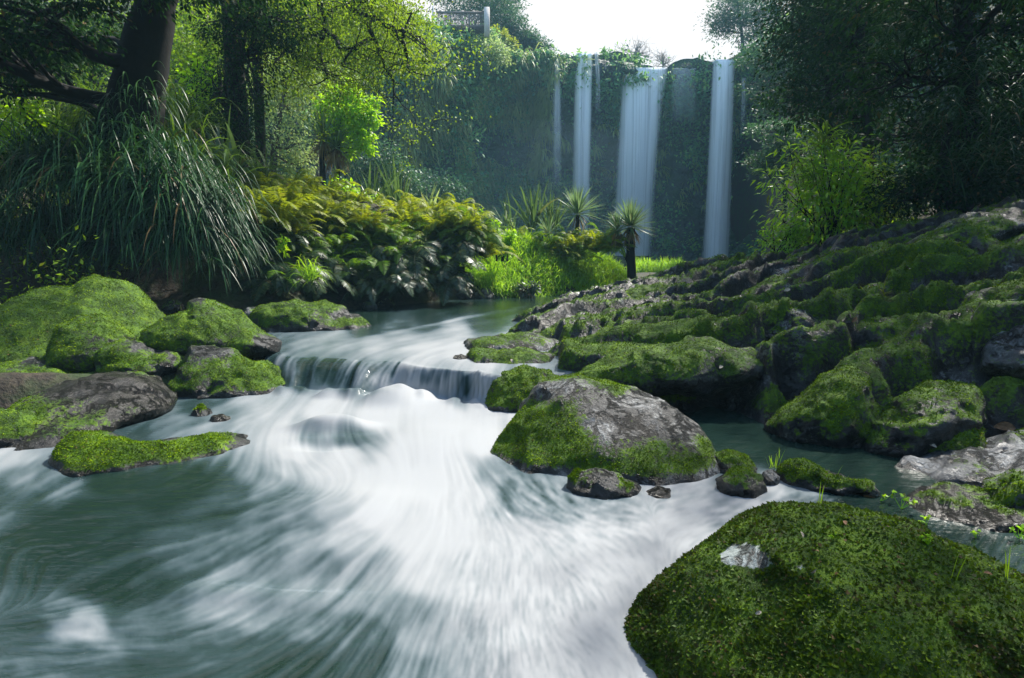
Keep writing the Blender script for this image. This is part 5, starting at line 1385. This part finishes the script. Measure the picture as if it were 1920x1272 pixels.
for dx, hh_, ww in ((-.5, 2.6, .26), (.49, 2.5, .5), (-.18, 1.35, .13), (.16, 1.35, .13)): MB().add(*box(lk + [dx * (w_ + .45), -.03, hh_ / 2 - .3 - (.5 if hh_ > 2 else 0)], (ww, ww, hh_))).build("post", M["timber_pale"] if hh_ > 2 else M["timber"], lo)
for dx in (-.4, .1, .42): MB().add(*box(lk + [dx * w_, 1.6, -1.6], (.2, .2, 2.7))).build("leg", M["timber"], lo)

# unseen copies of a gorge tree, added behind the camera to darken near faces
dark_tree = bpy.data.objects["forest_tree"]
for (x_, y_, rz_, sc_) in ((-7, -9, .6, 1.1), (3, -12, 2.1, 1.2), (10, -8, 3.0, 1.1), (-12, -2, 4.0, 1.0)):
    src = [o_ for o_ in bpy.data.objects if o_.name.startswith("forest_tree") and "black green" in str(o_.get("label", ""))][0]
    c_ = copy_tree(src, (x_, y_, float(ground_z(np.array([x_]), np.array([y_]))[0]) - .4), rz_, sc_, "unseen dark tree added behind the point of view to block sky light")
    c_["group"] = "trees added behind the point of view to block sky light"

# ------------------------------------------------------------------ small things lying and growing on the rocks
bpy.context.view_layer.update()
dg = bpy.context.evaluated_depsgraph_get()
def hit(px, py):
    d = ray(px, py)
    ok, loc, nor, _, ob, _ = scene.ray_cast(dg, Vector(CAM), Vector(d).normalized())
    return np.array(loc), np.array(nor)
def curled_leaf(px, py, L, label, mat, seed):
    r_ = np.random.default_rng(seed)
    loc, nor = hit(px, py)
    nor = nrm((nor + r_.normal(size=3) * .35 + [0, 0, .6])[None])[0]
    d_ = nrm(np.cross(nor, r_.normal(size=3))[None])[0]; s_ = np.cross(nor, d_)
    mb = MB(); k = 7
    rows = []
    for i in range(k):
        t_ = i / (k - 1); w__ = .26 * L * math.sin(math.pi * min(t_ * .92 + .05, 1)) ** .8
        c_ = loc + d_ * (t_ - .5) * L + nor * (.012 + .10 * L * math.sin(t_ * 3.1) * r_.uniform(.8, 1.1))
        rows.append([c_ - s_ * w__ + nor * w__ * .5, c_, c_ + s_ * w__ + nor * w__ * .35])
    mb.add(np.array(rows), grid_quads(k, 3))
    tag(mb.build("fallen_leaf", M[mat], smooth=True), label, "leaf", "fallen leaves on the rocks")
M["leaf_brown"] = bark_mat("brown_leaf", (.12, .06, .025), (.28, .16, .08), 30)
M["leaf_pale"] = bark_mat("pale_leaf", (.30, .24, .18), (.48, .42, .34), 30)
for i, (px, py, L, lb, mt) in enumerate([(1882, 803, .16, "long curled brown leaf on the wrinkled grey rock", "leaf_brown"), (1520, 1068, .03, "tiny pale leaf below the bare patch of the leafy dome", "leaf_pale"), (1500, 1005, .028, "tiny straw coloured leaf near the top of the leafy dome", "leaf_pale"), (1585, 985, .03, "dark curled leaf on the crown of the leafy dome", "leaf_brown"),
        (1530, 1040, .03, "brown leaf beside the small bare spot of the leafy dome", "leaf_brown"), (1745, 838, .08, "pale curled leaf under the dark mossy hummock", "leaf_pale"), (1350, 690, .07, "pale leaf lying on the long roll of moss", "leaf_pale"), (960, 678, .06, "pinkish leaf stuck to the lower thick slab", "leaf_pale"), (1600, 600, .08, "brown leaf on the grassy brow rock", "leaf_brown"),
        (1630, 930, .07, "brown leaf at the near edge of the wrinkled grey rock", "leaf_brown"), (1700, 505, .10, "pale leaf caught in the shaded slope's grass", "leaf_pale"), (1475, 545, .1, "pale leaf on the ledge rock of the crest", "leaf_pale"), (1850, 1080, .03, "brown leaf on the shaded flank of the leafy dome", "leaf_brown"), (1420, 1150, .026, "straw coloured scrap on the front of the leafy dome", "leaf_pale")]):
    curled_leaf(px, py, L, lb, mt, 200 + i)
def sprout(px, py, h_, n_, label, sz=.02, seed=0):
    r_ = np.random.default_rng(300 + seed)
    loc, nor = hit(px, py)
    st, lv = MB(), MB()
    root = thing("seedling", label, "seedling", loc, "seedlings on the near rocks")
    for q in range(n_):
        e = loc + [r_.normal() * h_ * .5, r_.normal() * h_ * .4, h_ * r_.uniform(.5, 1.0)]
        pth = wander(loc, e, 5, .08, r_)
        st.add(*tube(pth, np.linspace(.0016, .0008, 5), 4))
        D = randdir(5, r_) + [0, 0, .2]
        lv.add(*leaves(np.repeat(e[None], 5, 0) - [0, 0, .002], D, randdir(5, r_) * .4 + [0, 0, 1], sz * r_.uniform(.6, 1.1, 5), sz * .75))
    st.build("stem", M["lime"], root); lv.build("foliage", M["lime"], root)
for i, a_ in enumerate([(1740, 1022, .05, 6, "pale green seedling on the leafy dome's shoulder", .018), (1690, 955, .10, 6, "bright green seedling between the dark low boulder and the leafy dome", .028), (1738, 985, .06, 4, "round leaved seedling at the water gap behind the leafy dome", .03), (1830, 1010, .05, 5, "tiny seedling near the back edge of the leafy dome", .02),
        (1910, 1010, .08, 7, "clump of small round leaves at the frame edge behind the leafy dome", .03), (1650, 940, .07, 4, "small seedling at the foot of the wrinkled grey rock", .022), (1560, 1010, .02, 3, "very small seedling on the crown of the leafy dome", .012)]):
    sprout(*a_, seed=i)
for px, py, h_, lb in ((1790, 1085, .11, "single upright grass blade on the leafy dome's right flank"), (1888, 1085, .13, "thin bent grass stalk on the leafy dome by the frame edge"), (1540, 945, .10, "grass blades leaning over the back of the leafy dome")):
    loc, nor = hit(px, py)
    m_ = 3 if "blades" in lb else 2
    V, Q = blades(loc + rng.normal(size=(m_, 3)) * .004, np.array([[.1, 0, 1.0]]) + rng.normal(size=(m_, 3)) * .12, h_ * rng.uniform(.8, 1.1, m_), .006, rng.uniform(.1, .9, m_), 7, rng)
    tag(MB().add(V, Q).build("grass_sprig", M["grass"]), lb, "grass", "single grass blades on the near rocks")

# ------------------------------------------------------------------ the damp air of the gorge
hz = NT("haze")
vol = hz.node("VolumePrincipled")
vol.inputs["Color"].default_value = (.40, .78, 1.0, 1)
vol.inputs["Density"].default_value = .0013
hz.l.new(vol.outputs[0], hz.out.inputs["Volume"])
V, Q = box((0, 90, 45), (660, 640, 110))
tag(MB().add(V, Q).build("haze", hz.m), kind="stuff")


# spray drifting off the foot of the falls
ms = NT("mist")
vol = ms.node("VolumePrincipled")
vol.inputs["Color"].default_value = (.62, .86, 1.0, 1)
ms.l.new(vol.outputs[0], ms.out.inputs["Volume"])
vol.inputs["Density"].default_value = .010
S_, T_ = icosphere(4)
mc_ = P(1000, 380, 62)
tag(MB().add(S_ * np.array([15, 4.5, 8.5]) + mc_, T=T_).build("mist", ms.m), kind="stuff")
